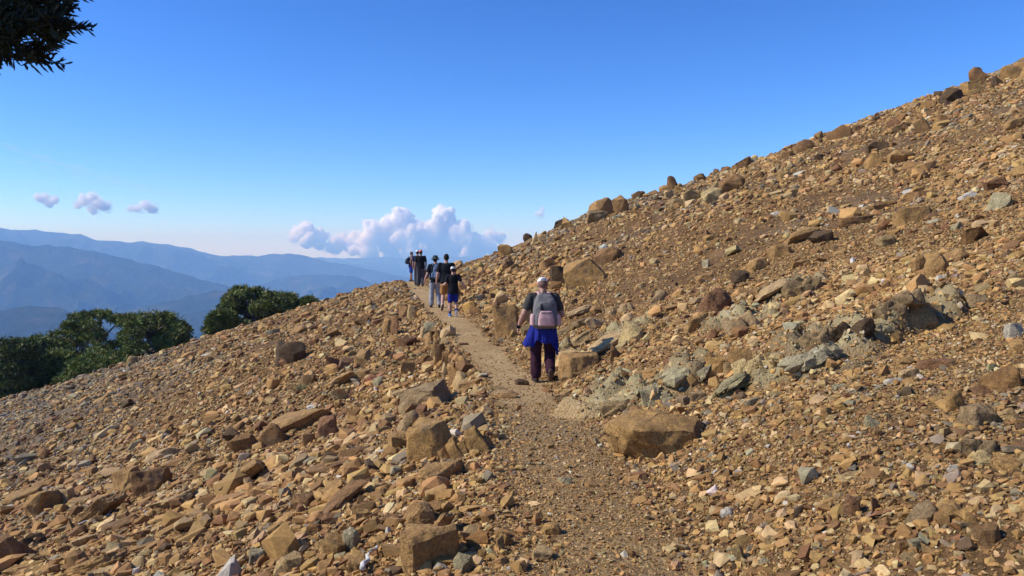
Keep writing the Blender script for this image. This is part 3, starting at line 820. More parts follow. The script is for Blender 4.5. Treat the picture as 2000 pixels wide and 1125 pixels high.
def cloud_mat(name, amin, amax, u, seed, dens=0):
    """white vapour; amin..amax is how solid the noise makes it"""
    m = bpy.data.materials.new(name); m.use_nodes = True
    nt = m.node_tree; nt.nodes.clear()
    out = nt.nodes.new('ShaderNodeOutputMaterial')
    d = nt.nodes.new('ShaderNodeBsdfDiffuse'); d.inputs[0].default_value = (.985, .985, .985, 1)
    t = nt.nodes.new('ShaderNodeBsdfTranslucent'); t.inputs[0].default_value = (.985, .985, .985, 1)
    mx = nt.nodes.new('ShaderNodeMixShader'); mx.inputs[0].default_value = .5
    nt.links.new(d.outputs[0], mx.inputs[1]); nt.links.new(t.outputs[0], mx.inputs[2])
    if amin >= 1:
        nt.links.new(mx.outputs[0], out.inputs['Surface']); return m
    geo = nt.nodes.new('ShaderNodeNewGeometry')
    n1 = N(nt, 'ShaderNodeTexNoise', Scale=1 / (11 * u), Detail=5, Roughness=.65)
    nt.links.new(geo.outputs['Position'], n1.inputs['Vector'])
    mr = nt.nodes.new('ShaderNodeMapRange')
    mr.inputs['From Min'].default_value = .40; mr.inputs['From Max'].default_value = .62
    mr.inputs['To Min'].default_value = amin; mr.inputs['To Max'].default_value = amax
    nt.links.new(n1.outputs[0], mr.inputs['Value'])
    tr = nt.nodes.new('ShaderNodeBsdfTransparent'); m2 = nt.nodes.new('ShaderNodeMixShader')
    nt.links.new(mr.outputs[0], m2.inputs[0]); nt.links.new(tr.outputs[0], m2.inputs[1]); nt.links.new(mx.outputs[0], m2.inputs[2])
    nt.links.new(m2.outputs[0], out.inputs['Surface'])
    if dens:
        vs = nt.nodes.new('ShaderNodeVolumeScatter'); vs.inputs['Color'].default_value = (1, 1, 1, 1)
        vs.inputs['Density'].default_value = dens; vs.inputs['Anisotropy'].default_value = .0
        nt.links.new(vs.outputs[0], out.inputs['Volume'])
    return m
CLOUD_Y = 20000.0
M_CLOUD = cloud_mat('cloud_vapour', .0, .10, CLOUD_Y / F, 1, .028)
M_WISP = cloud_mat('cloud_thin_vapour', .0, .06, CLOUD_Y / F, 2, .009)
M_VEIL = cloud_mat('cloud_veil', .0, .03, CLOUD_Y / F, 3, .0022)


def cloud(puffs, Y, label, seed, core=False):
    """puffs: pixel centre and pixel radius of each billow"""
    r = np.random.default_rng(seed)
    parts = []; u = Y / F
    def blob(c, Rm, lvl):
        parts.append(((ICO2 if lvl > 1 else ICO1)[0] * Rm * np.array([1.05, 1.2, .95]) + c, (ICO2 if lvl > 1 else ICO1)[1]))
        if lvl == 0: return
        for k in range({3: 8, 2: 8, 1: 6}[lvl]):
            d = r.normal(size=3); d[1] -= .3; d /= np.linalg.norm(d)
            if d[2] < -.1: d[2] *= .2
            if Rm < 3.0 * u: break
            blob(c + d * Rm * .88, Rm * r.uniform(.3, .5), lvl - 1)
    for (px, py, rad) in puffs:
        blob(np.array(at_depth(px, py, Y + r.uniform(-15, 15) * u)), rad * u * .74, 3 if rad > 12 else 2)
    me = remeshed('cloud', parts, 1.25 * u, 1, .3)
    n = len(me.vertices); V0 = np.empty(n * 3, np.float32); me.vertices.foreach_get('co', V0); V0 = V0.reshape(-1, 3).astype(float)
    Nn = np.empty(n * 3, np.float32); me.vertex_normals.foreach_get('vector', Nn); Nn = Nn.reshape(-1, 3).astype(float)
    Fq = np.array([p.vertices[:] for p in me.polygons if len(p.vertices) == 4])
    V = V0 + Nn * (.2 * u + 4.0 * u * noise3(V0 / (13 * u), seed * 7) + 2.2 * u * noise3(V0 / (5.5 * u), seed * 7 + 1) + 1.0 * u * noise3(V0 / (2.6 * u), seed * 7 + 2))[:, None]
    me2 = mesh_np('cloud', V, Fq, True)
    o = put('cloud', me2, M_CLOUD if core else M_WISP, label=label, category='cloud', group='clouds over the hills')
    V = V0 + Nn * (2.0 * u + 6.0 * u * noise3(V0 / (11 * u), seed * 7 + 4) + 3.0 * u * noise3(V0 / (4.5 * u), seed * 7 + 5))[:, None]
    put('cloud_veil', mesh_np('cloud_veil', V, Fq, True), M_VEIL, o)
    bpy.data.meshes.remove(me)
    return o
cloud([(785, 425, 26), (770, 450, 34), (735, 455, 30), (815, 455, 34), (868, 432, 30), (850, 455, 36), (895, 455, 30), (920, 470, 26), (700, 470, 24), (760, 480, 26), (830, 482, 28), (880, 485, 26), (958, 460, 16), (945, 478, 18), (975, 465, 12), (580, 455, 16), (597, 448, 18), (625, 462, 18), (655, 470, 16), (690, 488, 14), (610, 466, 18), (720, 492, 26), (770, 498, 26), (820, 500, 28), (870, 500, 26), (915, 495, 22), (655, 486, 18), (625, 478, 16), (680, 478, 18), (668, 464, 12), (800, 490, 30), (790, 470, 30), (845, 488, 28), (720, 470, 26), (935, 492, 20), (960, 488, 16), (600, 476, 14), (575, 466, 12)], CLOUD_Y,
      'great white cumulus cloud billowing above the farthest hikers', 1, True)
cloud([(165, 392, 15), (180, 385, 13), (190, 398, 17), (205, 403, 12), (150, 400, 10), (182, 410, 10)], CLOUD_Y, 'small white cloud with a grey right flank, middle of three over the left hills', 2)
cloud([(268, 408, 11), (285, 402, 13), (298, 408, 11), (255, 408, 7)], CLOUD_Y, 'smallest compact white cloud, farthest right of three over the left hills', 3)
cloud([(88, 388, 14), (105, 390, 10), (75, 384, 8), (95, 398, 10)], CLOUD_Y, 'faint wispy white cloud, leftmost of three over the left hills', 4)
cloud([(1053, 418, 10), (1058, 410, 6)], CLOUD_Y, 'tiny faint white wisp over the skyline boulders', 5)

def cirrus():
    u = CLOUD_Y / F; V = []; Fc = []; off = 0
    for (pts, rad) in (([(-60, 262), (20, 286), (100, 314), (190, 344), (280, 366), (370, 388)], 7), ([(-60, 300), (60, 318), (170, 350), (250, 372)], 4.5)):
        xs, ys = zip(*pts)
        q = np.linspace(pts[0][0], pts[-1][0], 60)
        for sh in (1.0, .72, .48, .25):
            P = [at_depth(a, np.interp(a, xs, ys) + 1.5 * math.sin(a / 37.), CLOUD_Y) for a in q]
            rr = [max(.02, rad * u * sh * (1 - abs(2 * i / 59. - 1) ** 3) * (1 + .35 * math.sin(i * .7))) for i in range(60)]
            v, f = tube(P, rr, 14)
            V += v; Fc += [tuple(k + off for k in g) for g in f]; off += len(v)
    me = bpy.data.meshes.new('cloud'); me.from_pydata(V, [], Fc); me.polygons.foreach_set('use_smooth', np.ones(len(Fc), bool)); me.update()
    put('cloud', me, cloud_mat('cloud_cirrus', .0, .004, 2.2 * u, 3, .0009), label='long faint cirrus streak slanting down across the pale left sky', category='cloud', group='clouds over the hills')

# ------------------------------------------------------------------ trees
def tube(P, rad, seg=8, ref=(0.3, 1, 0.2)):
    P = [Vector(p) for p in P]; V = []; Fc = []
    for i, p in enumerate(P):
        t = (P[min(i + 1, len(P) - 1)] - P[max(i - 1, 0)]).normalized()
        a = t.cross(Vector(ref)).normalized(); b = t.cross(a)
        for k in range(seg):
            an = 2 * math.pi * k / seg
            V.append(tuple(p + (a * math.cos(an) + b * math.sin(an)) * rad[i]))
    for i in range(len(P) - 1):
        for k in range(seg):
            k2 = (k + 1) % seg
            Fc.append((i * seg + k, i * seg + k2, (i + 1) * seg + k2, (i + 1) * seg + k))
    n = len(V)
    V += [tuple(P[0]), tuple(P[-1])]
    for k in range(seg):
        Fc.append((n, (k + 1) % seg, k)); Fc.append((n + 1, (len(P) - 1) * seg + k, (len(P) - 1) * seg + (k + 1) % seg))
    return V, Fc

def joined(name, pieces, smooth_shade=True):
    V = []; Fc = []
    for v, f in pieces:
        o = len(V); V += [tuple(q) for q in v]; Fc += [tuple(int(a) + o for a in q) for q in f]
    me = bpy.data.meshes.new(name); me.from_pydata(V, [], Fc)
    me.polygons.foreach_set('use_smooth', np.full(len(me.polygons), smooth_shade, dtype=bool)); me.update()
    return me

def leaf_mat(name, rough=.6):
    m, nt, b = new_mat(name)
    at = N(nt, 'ShaderNodeAttribute', attribute_name='Col')
    nt.links.new(at.outputs['Color'], b.inputs['Base Color'])
    b.inputs['Roughness'].default_value = rough; b.inputs['Specular IOR Level'].default_value = .25
    return m
M_NEEDLE = leaf_mat('pine_needles')
M_BARK = simple_mat('grey_bark', (.16, .125, .10), .95, .4, 14, .8, 30)

def needles_mesh(name, C, rad, per, length, width, r, green, outward=None):
    """tufts of needle blades round the tuft centres C"""
    n = len(C)
    d = r.normal(size=(n, per, 3)); d[:, :, 2] += .35
    if outward is not None: d += outward[:, None, :] * .8
    d /= np.linalg.norm(d, axis=2)[:, :, None]
    base = C[:, None, :] + d * (rad[:, None, None] * r.uniform(.05, .75, (n, per, 1)))
    L = length * r.uniform(.7, 1.25, (n, per, 1))
    sd_ = np.cross(d, r.normal(size=(n, per, 3))); sd_ /= np.linalg.norm(sd_, axis=2)[:, :, None]
    W = width * r.uniform(.7, 1.3, (n, per, 1))
    a = base - sd_ * W * .5; b = base + sd_ * W * .5; m1 = base + d * L * .6 + sd_ * W * .45; tip = base + d * L; m0 = base + d * L * .6 - sd_ * W * .45
    V = np.stack([a, b, m1, tip, m0], 2).reshape(-1, 3)
    k = np.arange(n * per) * 5
    Fc = np.concatenate([np.stack([k, k + 1, k + 2], 1), np.stack([k, k + 2, k + 4], 1), np.stack([k + 4, k + 2, k + 3], 1)])
    me = mesh_np(name, V, Fc)
    g = np.array(green)[None] * np.exp(r.normal(0, .42, (n, 1))) * (1 + r.normal(0, .08, (n, 3)))
    c = np.repeat(g, per * 5, 0) * np.repeat(r.uniform(.75, 1.3, (n * per, 1)), 5, 0)
    set_col(me, 'Col', np.clip(c, .004, .3))
    return me

def pine(px, vb, vt, wpx, Y, seed, label, style='dome', lean=0, green=(.145, .165, .036)):
    r = np.random.default_rng(seed)
    x = (px - 1000) / F * Y
    gz = float(terrain(x, Y))
    top = CAM.z + (HORIZON - vt) / F * Y
    low = CAM.z + (HORIZON - vb) / F * Y - .6
    W = wpx / F * Y
    root = bpy.data.objects.new('pine_tree', None); COL.objects.link(root); root.location = (x, Y, gz)
    root['label'] = label; root['category'] = 'tree'; root['group'] = 'pines beyond the left slope'
    H = top - gz; lo = max(low - gz, .0); ch = H - lo
    # crown: pads of tufts spread along limbs
    C = []; O = []; limbs = []
    npad = int((46 if style != 'open' else 24) * max(1, W / 6) ** 1.2 * max(1, ch / 3.5) ** .6)
    for k in range(npad):
        a = r.uniform(0, 2 * np.pi)
        if style == 'dome':
            h = lo + ch * r.uniform(.0, 1) ** .8 * .9
            f = (h - lo) / ch
            rr = W / 2 * math.sqrt(max(0, 1 - (f * .98) ** 2.2)) * r.uniform(.25, 1) ** .4
        elif style == 'open':
            f = [.25, .45, .62, .8, .93][k % 5] + r.uniform(-.04, .04); h = lo + ch * f
            rr = W / 2 * [.75, .95, .9, .7, .45][k % 5] * r.uniform(.3, 1) ** .6
        else:
            h = lo + ch * r.uniform(0, .85); f = (h - lo) / ch
            rr = W / 2 * (1 - f * .55) * r.uniform(.2, 1) ** .5
        c = np.array([rr * math.cos(a) + lean * f, rr * math.sin(a) * .9, h])
        pr = (.85 if style != 'open' else .8) * r.uniform(.6, 1.15) * min(1, W / 5)
        m = int((70 if style != 'open' else 46) * max(pr, .4))
        q = r.normal(size=(m, 3)); q /= np.linalg.norm(q, axis=1)[:, None]
        q *= r.uniform(.3, 1, (m, 1)) ** .4
        q[:, 2] = q[:, 2] * (.55 if style != 'open' else .32) + .1
        P = c + q * pr
        rad = np.hypot(P[:, 0] - lean * .5, P[:, 1] / .9)
        zm = lo + ch * np.sqrt(np.clip(1 - (rad / (W * .54)) ** 2, .02, 1)) * (1 + .07 * noise2(P[:, 0] * 1.3 + seed, P[:, 1] * 1.3, seed)) if style != 'open' else np.full(len(P), H)
        P = P[P[:, 2] < zm + .12]; q = q[:len(P)]
        P[:, 2] = np.maximum(P[:, 2], .05)
        C.append(P); O.append(q)
        limbs.append(c)
    C = np.concatenate(C); O = np.concatenate(O)
    me = needles_mesh('crown', C, np.full(len(C), .24), 16, .26, .055, r, green, O)
    cr = put('crown', me, M_NEEDLE, root)
    P = [(0, 0, -.3)] + [(lean * t * .8 + .12 * math.sin(3 * t + seed), .1 * math.cos(2 * t + seed), H * .9 * t) for t in (.15, .35, .55, .75, 1)]
    tr = .05 * H
    pcs = [tube(P, [tr * 1.25, tr, tr * .85, tr * .65, tr * .4, tr * .12])]
    for c in limbs[::2]:
        st = Vector((lean * c[2] / H * .6, 0, max(.3, c[2] * .72))); e = Vector(c)
        mid = (st + e) / 2 + Vector((0, 0, -.08))
        pcs.append(tube([st, mid, e], [tr * .38, tr * .25, tr * .08], 5))
    put('trunk', joined('trunk', pcs), M_BARK, root)
    return root

pine(498, 662, 557, 168, 63, 1, 'broad rounded dark pine standing apart, behind the middle of the left skyline', 'dome')
pine(432, 658, 604, 70, 60, 2, 'low pine bulging from the left foot of the standing apart rounded pine', 'bush')
pine(560, 640, 572, 70, 66, 10, 'pine crown at the right shoulder of the standing apart rounded pine', 'dome')
pine(602, 618, 581, 52, 66, 3, 'small pine ending the tree clump nearest to the path', 'dome')
pine(288, 690, 608, 172, 58, 4, 'large bushy pine with full dome beside the rounded grey boulder', 'dome')
pine(188, 712, 608, 165, 61, 5, 'open layered pine with a bare trunk showing between its branches', 'open')
pine(24, 815, 654, 120, 54, 6, 'darkest tall bushy pine at the left edge of the photo', 'dome', green=(.10, .118, .028))
pine(88, 715, 656, 96, 64, 7, 'flat topped pine between the left edge pine and the open layered one', 'dome')
pine(106, 760, 684, 92, 56, 8, 'brighter green young pine in front of the flat topped one', 'bush', green=(.175, .195, .04))
pine(205, 738, 690, 150, 55, 9, 'low spreading pine bush in front of the bare trunk', 'bush', green=(.16, .18, .038))

# the juniper whose branch hangs into the top left corner
def juniper():
    r = np.random.default_rng(77)
    bx, by = -2.75, 1.75
    gz = float(terrain(bx, by))
    root = bpy.data.objects.new('juniper_tree', None); COL.objects.link(root); root.location = (bx, by, gz)
    root['label'] = 'dark juniper whose scaly branch hangs into the top left corner of the sky'; root['category'] = 'tree'
    B = np.array([bx, by, gz])
    # sprays inside the part that the photograph shows, then the rest of the crown to the left and above
    C = []
    def inside(px, py):
        if py > 140 or px > 158: return False
        edge = np.interp(py, [-60, 0, 20, 40, 62, 74, 92, 105, 118, 130, 143], [155, 158, 140, 150, 158, 118, 114, 140, 136, 112, 62])
        low = np.interp(px, [-80, 0, 10, 25, 45, 60, 75, 100, 130, 150], [120, 124, 136, 140, 120, 138, 136, 128, 112, 60])
        return px < edge - 12 and py < low - 7 and (min(edge - px, low - py) > 40 or r.uniform() < .42) and noise2(px / 26., py / 26., 5) > -.42
    while len(C) < 210:
        px, py = r.uniform(-70, 156), r.uniform(-70, 140)
        if inside(px, py) and r.uniform() < (.6 if (px < 60 and py < 70) else 1):
            p = at_depth(px, py, r.uniform(1.75, 2.15)); C.append((p.x, p.y, p.z))
    C = np.array(C)
    n2 = 1500
    q = r.normal(size=(n2, 3)); q /= np.linalg.norm(q, axis=1)[:, None]; q *= r.uniform(.4, 1, (n2, 1)) ** .5
    D2 = np.array([bx + .05, by, gz + 3.3]) + q * np.array([1.0, .95, 1.25])
    u = D2[:, 0] / np.maximum(D2[:, 1], .1)
    D2 = D2[(u < -.68) | (D2[:, 1] < .2)]
    allc = np.concatenate([C, D2])
    V = []; Fc = []; cols = []; off = 0
    tc = np.array([bx, by, gz + 3.0])
    for ci, c in enumerate(allc):
        o = c - tc; o /= np.linalg.norm(o)
        ax = o * .8 + r.normal(size=3) * .55 + np.array([.25, 0, -.15]); ax /= np.linalg.norm(ax)
        L = r.uniform(.05, .11) if ci < len(C) else r.uniform(.09, .16)
        wd = .003 if ci < len(C) else .009
        base = c - ax * L * .5
        g = np.array([.020, .027, .012]) * math.exp(r.normal(0, .3)) * (np.array([1.5, 1.3, .9]) if r.uniform() < .08 else 1)
        segs = [(base, base + ax * L, wd * .8)]
        for k in range(20):
            t = .06 + .9 * k / 20
            sdv = r.normal(size=3); sdv -= ax * sdv.dot(ax); sdv /= np.linalg.norm(sdv)
            dd = ax * .75 + sdv * .75; dd /= np.linalg.norm(dd)
            b0 = base + ax * L * t
            segs.append((b0, b0 + dd * L * r.uniform(.25, .42) * (1.15 - t * .5), wd))
        for (p0, p1, rr) in segs:
            t = p1 - p0; t /= np.linalg.norm(t)
            a = np.cross(t, [.3, .5, .81]); a /= np.linalg.norm(a); b = np.cross(t, a)
            pm = p0 * .35 + p1 * .65
            for (pp, f) in ((p0, .55), (pm, 1.0)):
                for k in range(3):
                    an = 2.094 * k
                    V.append(pp + (a * math.cos(an) + b * math.sin(an)) * rr * f)
            V.append(p1)
            for k in range(3):
                k2 = (k + 1) % 3
                Fc += [(off + k, off + k2, off + 3 + k2), (off + k, off + 3 + k2, off + 3 + k), (off + 3 + k, off + 3 + k2, off + 6)]
            off += 7
            cols += [g] * 7
    V = np.array(V) - B
    me = mesh_np('crown', V, np.array(Fc))
    set_col(me, 'Col', np.array(cols))
    put('crown', me, M_NEEDLE, root)
    pcs = [tube([(0, 0, -.3), (.05, .02, .8), (-.05, 0, 1.8), (.05, .05, 2.9), (0, 0, 4.2)], [.17, .13, .11, .07, .02], 10)]
    for k in range(26):
        e = D2[k * 17 % len(D2)] - B
        st = np.array([0, 0, max(1.2, e[2] * .75)])
        pcs.append(tube([st, (st + e) / 2 + np.array([0, 0, .06]), e], [.03, .02, .006], 5))
    for k in range(14):
        e = C[k * 23 % len(C)] - B
        st = np.array([.05, .02, e[2] * .92])
        pcs.append(tube([st, (st * .35 + e * .65) + np.array([0, 0, .03]), e], [.012, .004, .0015], 5))
    put('trunk', joined('trunk', pcs), M_BARK, root)
juniper()
cirrus()

# ------------------------------------------------------------------ dead sticks and a grass tuft
M_STICK = simple_mat('bleached_wood', (.56, .52, .46), .8, .25, 25, .6, 60)
def stick(p0, p1, rad, seed, label):
    A, _ = hit(*p0); B, _ = hit(*p1)
    r = random.Random(seed)
    pts = []; n = 7
    for i in range(n):
        t = i / (n - 1)
        p = Vector(A * (1 - t) + B * t)
        p.z = max(p.z, float(terrain(p.x, p.y))) + rad * 2.2 + .012
        if 0 < i < n - 1: p += Vector((r.uniform(-1, 1), r.uniform(-1, 1), r.uniform(-.2, .8))) * rad * 1.3
        pts.append(p)
    base = pts[0].copy()
    pcs = [tube([p - base for p in pts], [rad * (1.1 - .55 * i / (n - 1)) for i in range(n)], 7)]
    for k in ((2, 4) if seed != 3 else ()):
        q = pts[k] - base
        pcs.append(tube([q, q + Vector((r.uniform(-.06, .06), r.uniform(-.05, .05), .06))], [rad * .5, rad * .2], 5))
    o = put('dead_stick', joined('dead_stick', pcs), M_STICK, label=label, category='stick', group='bleached dead sticks on the scree')
    o.location = base
stick((153, 1030), (237, 1004), .012, 1, 'thin bleached white stick lying under the long narrow slab on the left')
stick((4, 993), (52, 987), .012, 2, 'short white stick at the left edge of the slope')
stick((20, 936), (48, 924), .010, 5, 'faint pale twig on the left slope above the short white stick')
stick((708, 1128), (736, 1084), .016, 3, 'thick bleached white stick standing up at the bottom of the photo')

def tuft():
    P, _ = hit(588, 763)
    r = np.random.default_rng(3)
    C = np.zeros((14, 3)); C[:, :2] = r.normal(0, .07, (14, 2))
    me = needles_mesh('dry_grass_tuft', C, np.full(14, .05), 26, .20, .008, r, (.33, .25, .09))
    o = put('dry_grass_tuft', me, M_NEEDLE, label='small tuft of dry yellow grass on the left slope', category='grass tuft')
    o.location = P
tuft()

# ------------------------------------------------------------------ people
def ell(c, r, sub=ICO3, clip=None):
    v = sub[0] * np.array(r) if not np.isscalar(r) else sub[0] * r
    if clip is not None: v = v.copy(); v[:, 2] = np.maximum(v[:, 2], clip)
    return (v + np.array(c), sub[1])

def caps(a, b, ra, rb, n=12):
    a = np.array(a, float); b = np.array(b, float)
    t = b - a; L = np.linalg.norm(t); t = t / (L + 1e-9)
    q = np.cross(t, [.31, .9, .3] if abs(t[1]) < .85 else [1, 0, 0]); q /= np.linalg.norm(q); w_ = np.cross(t, q)
    rings = []
    for k in range(5): an = math.pi / 2 * (1 - k / 4.0); rings.append((a - t * ra * math.sin(an), max(ra * math.cos(an), 1e-4)))
    rings.append(((a + b) / 2, (ra + rb) / 2))
    for k in range(5): an = math.pi / 2 * k / 4.0; rings.append((b + t * rb * math.sin(an), max(rb * math.cos(an), 1e-4)))
    V = []; Fc = []
    for c, rr in rings:
        for k in range(n):
            an = 2 * math.pi * k / n; V.append(c + (q * math.cos(an) + w_ * math.sin(an)) * rr)
    for i in range(len(rings) - 1):
        for k in range(n):
            k2 = (k + 1) % n; Fc.append((i * n + k, i * n + k2, (i + 1) * n + k2)); Fc.append((i * n + k, (i + 1) * n + k2, (i + 1) * n + k))
    return (np.array(V), np.array(Fc))

def loft(rings, n=28, ex=2.0):
    """rings: (cx, cy, z, rx, ry)"""
    V = []; Fc = []
    for cx, cy, z, rx, ry in rings:
        for k in range(n):
            a = 2 * math.pi * k / n; c, s_ = math.cos(a), math.sin(a)
            V.append((cx + rx * math.copysign(abs(c) ** (2 / ex), c), cy + ry * math.copysign(abs(s_) ** (2 / ex), s_), z))
    for i in range(len(rings) - 1):
        for k in range(n):
            k2 = (k + 1) % n; Fc.append((i * n + k, i * n + k2, (i + 1) * n + k2)); Fc.append((i * n + k, (i + 1) * n + k2, (i + 1) * n + k))
    m = len(V); V.append((rings[0][0], rings[0][1], rings[0][2])); V.append((rings[-1][0], rings[-1][1], rings[-1][2]))
    l = (len(rings) - 1) * n
    for k in range(n): Fc.append((m, (k + 1) % n, k)); Fc.append((m + 1, l + k, l + (k + 1) % n))
    return (np.array(V, float), np.array(Fc))

def crumple(me, amp, freq, seed):
    n = len(me.vertices); V = np.empty(n * 3, np.float32); me.vertices.foreach_get('co', V); V = V.reshape(-1, 3).astype(float)
    Nn = np.empty(n * 3, np.float32); me.vertex_normals.foreach_get('vector', Nn); Nn = Nn.reshape(-1, 3)
    q = V * np.array([freq, freq, freq * .55])
    V += Nn * (amp * (1 - 2 * np.abs(noise3(q, seed))) * .6 + amp * .5 * noise3(q * 2.2, seed + 1))[:, None]
    me.vertices.foreach_set('co', V.astype(np.float32).ravel()); me.update()

M_SKIN = simple_mat('skin', (.46, .25, .17), .55, .08, 30, .1, 120)
M_SKIN_TAN = simple_mat('tanned_skin', (.30, .15, .09), .55, .08, 30, .1, 120)
_fab = {}
def fabric(name, c, rough=.9):
    if name not in _fab: _fab[name] = simple_mat(name, c, rough, .15, 18, .3, 260, .15)
    return _fab[name]

def lerp(a, b, t): return tuple(a[i] + (b[i] - a[i]) * t for i in range(3))

def person(px, py, Y, H, heading, label, P):
    x = (px - 1000) / F * Y
    z = float(terrain(x, Y))
    g = P.get('girth', 1.0); lean = P.get('lean', .03); vox = P.get('voxel', .0075)
    sk = P.get('skin', M_SKIN)
    ty = lambda zz: lean * max(0, zz - .93) / .5
    sh = {s_: (s_ * .178 * g, ty(1.41), 1.415) for s_ in (-1, 1)}
    hip = {s_: (s_ * .088 * g, 0, .90) for s_ in (-1, 1)}
    arms = {-1: P['arm_left'], 1: P['arm_right']}       # elbow, wrist, hand direction
    legs = {-1: P['leg_left'], 1: P['leg_right']}       # knee, ankle, foot direction
    torso = [(.86, .12, .10), (.91, .165, .112), (.98, .168, .115), (1.06, .152, .108), (1.15, .152, .108), (1.27, .17, .115), (1.36, .178, .112), (1.42, .155, .095), (1.455, .095, .075), (1.48, .062, .06)]
    pc = [loft([(0, ty(a), a, b * g, c * (g * .5 + .5)) for a, b, c in torso])]
    hy, hp = P.get('head_yaw', 0), P.get('head_nod', 0)
    nb = Vector((0, ty(1.46), 1.46))
    Rm = Matrix.Rotation(hy, 4, 'Z') @ Matrix.Rotation(-hp, 4, 'X')
    def hd(p): return tuple(nb + (Rm @ (Vector(p) - Vector((0, 0, 1.46)))))
    def hell(c, r, clip=None):
        v, f = ell((0, 0, 0), r, ICO3, clip)
        v = np.array([hd(q + np.array(c)) for q in v]); return (v, f)
    pc += [caps((0, ty(1.44), 1.44), hd((0, .012, 1.57)), .062, .055)]
    pc += [hell((0, .005, 1.645), (.076, .095, .105)), hell((0, .04, 1.59), (.058, .06, .062)), hell((0, .105, 1.615), (.013, .02, .018)), hell((0, .1, 1.635), (.009, .014, .025)),
           hell((-.077, .0, 1.63), (.012, .022, .034)), hell((.077, .0, 1.63), (.012, .022, .034)), hell((0, .075, 1.66), (.055, .025, .02))]
    for s_ in (-1, 1):
        el, wr, hdv = arms[s_]
        pc += [caps(sh[s_], el, .056 * g, .042 * g), caps(lerp(el, wr, 0), lerp(el, wr, .35), .042 * g, .045 * g), caps(lerp(el, wr, .35), wr, .045 * g, .028)]
        # hand: palm, four fingers of different length, thumb off the side of the palm
        d = Vector(hdv).normalized(); side = Vector((0, 1, 0)) - d * d.y
        side = side.normalized() if side.length > .2 else Vector((-s_, 0, 0))
        nrm = d.cross(side).normalized() * (1 if s_ < 0 else -1)
        if nrm.x * s_ > 0 : nrm = -nrm
        w0 = Vector(wr)
        pc.append(caps(w0, w0 + d * .03, .027, .024))
        for q in (-.028, -.009, .011, .03):
            pc.append(caps(w0 + d * .03 + side * q * .7, w0 + d * .085 + side * q, .0165, .0135))
        for q, fl in ((-.031, .062), (-.0105, .076), (.011, .082), (.032, .072)):
            k0 = w0 + d * .088 + side * q
            k1 = k0 + (d * .85 + nrm * .45 + side * q * 2).normalized() * fl * .5
            k2 = k1 + (d * .45 + nrm * .85).normalized() * fl * .5
            pc += [caps(k0, k1, .0088, .0082, 8), caps(k1, k2, .0082, .007, 8)]
        t0 = w0 + d * .035 + side * .03; t1 = t0 + (d * .6 + side * .7 + nrm * .3).normalized() * .035; t2 = t1 + (d * .85 + side * .25 + nrm * .4).normalized() * .03
        pc += [caps(t0, t1, .0125, .011, 8), caps(t1, t2, .011, .0085, 8)]
        kn, an, fd = legs[s_]
        pc += [caps(hip[s_], kn, .082 * g, .054 * g), caps(lerp(kn, an, 0), lerp(kn, an, .32), .052 * g, .057 * g), caps(lerp(kn, an, .32), an, .057 * g, .038)]
        f = Vector(fd).normalized()
        pc += [caps(an, Vector(an) + f * .1 - Vector((0, 0, .03)), .035, .03)]
    me = remeshed('person', pc, vox, 2, .45)
    root = put('person', me, sk, label=label, category='person', group=P.get('group', 'hikers on the path'))
    root.location = (x, Y, z + P.get('lift', 0)); root.rotation_euler = (0, 0, heading); sc = H / 1.75; root.scale = (sc, sc, sc)
    # face
    ME = fabric('eye_white', (.7, .68, .65), .3)
    for s_ in (-1, 1):
        e = put('eye', joined('eye', [hell((s_ * .031, .088, 1.64), (.013, .012, .009))]), ME, root)
        put('iris', joined('iris', [hell((s_ * .031, .098, 1.64), (.006, .004, .006))]), fabric('iris_brown', (.03, .018, .01), .2), e)
    put('mouth', joined('mouth', [hell((0, .098, 1.578), (.024, .008, .007))]), fabric('lips', (.33, .13, .10), .5), root)
    hair = P.get('hair')
    if hair: 
        me = remeshed('hair', [hell((0, -.008, 1.665), (.084, .098, .1), -.015), hell((0, -.04, 1.63), (.078, .065, .075))], .009, 1)
        crumple(me, .004, 60, 3); put('hair', me, hair, root)
    cap = P.get('cap')
    if cap:
        c = put('cap', remeshed('cap', [hell((0, 0, 1.672), (.089, .108, .092), -.006), hell((0, .0, 1.668), (.091, .11, .012))], .007, 1), cap, root)
        put('brim', remeshed('brim', [hell((0, .125, 1.668), (.07, .075, .008)), hell((0, .1, 1.672), (.075, .05, .009))], .006, 1), P.get('brim', cap), c)
        put('cap_gap_shade', joined('cap_gap_shade', [hell((0, -.088, 1.688), (.042, .026, .022))]), fabric('cap_shade', (.06, .05, .05)), c)  # solid dark lump painting the shade inside the cap's rear gap
        put('cap_strap', joined('cap_strap', [hell((0, -.096, 1.672), (.05, .022, .009))]), P.get('brim', cap), c)
    if P.get('bucket'):
        hv, hf = loft([(0, 0, 1.635, .15, .165), (0, 0, 1.65, .148, .163), (0, 0, 1.69, .098, .115), (0, 0, 1.755, .086, .1), (0, 0, 1.775, .06, .07)])
        hv = np.array([hd(q) for q in hv])
        put('bucket_hat', remeshed('bucket_hat', [(hv, hf)], .008, 1), P['bucket'], root)
    # clothes
    tee = P['shirt']; tank = P.get('tank')
    hem = P.get('hem', .86)
    so = [(hem, .186, .142), (hem + .02, .19, .144), (.98, .19, .142), (1.06, .174, .126), (1.15, .17, .124), (1.27, .187, .13), (1.36, .194, .126), (1.42, .168, .108), (1.455, .112, .088), (1.475, .082, .076)]
    if tank: so = [(a, b - .008, c) for a, b, c in so[:7]] + [(1.40, .15, .11), (1.43, .11, .09)]
    sp = [loft([(0, ty(a), a, b * g, c * (g * .5 + .5)) for a, b, c in so])]
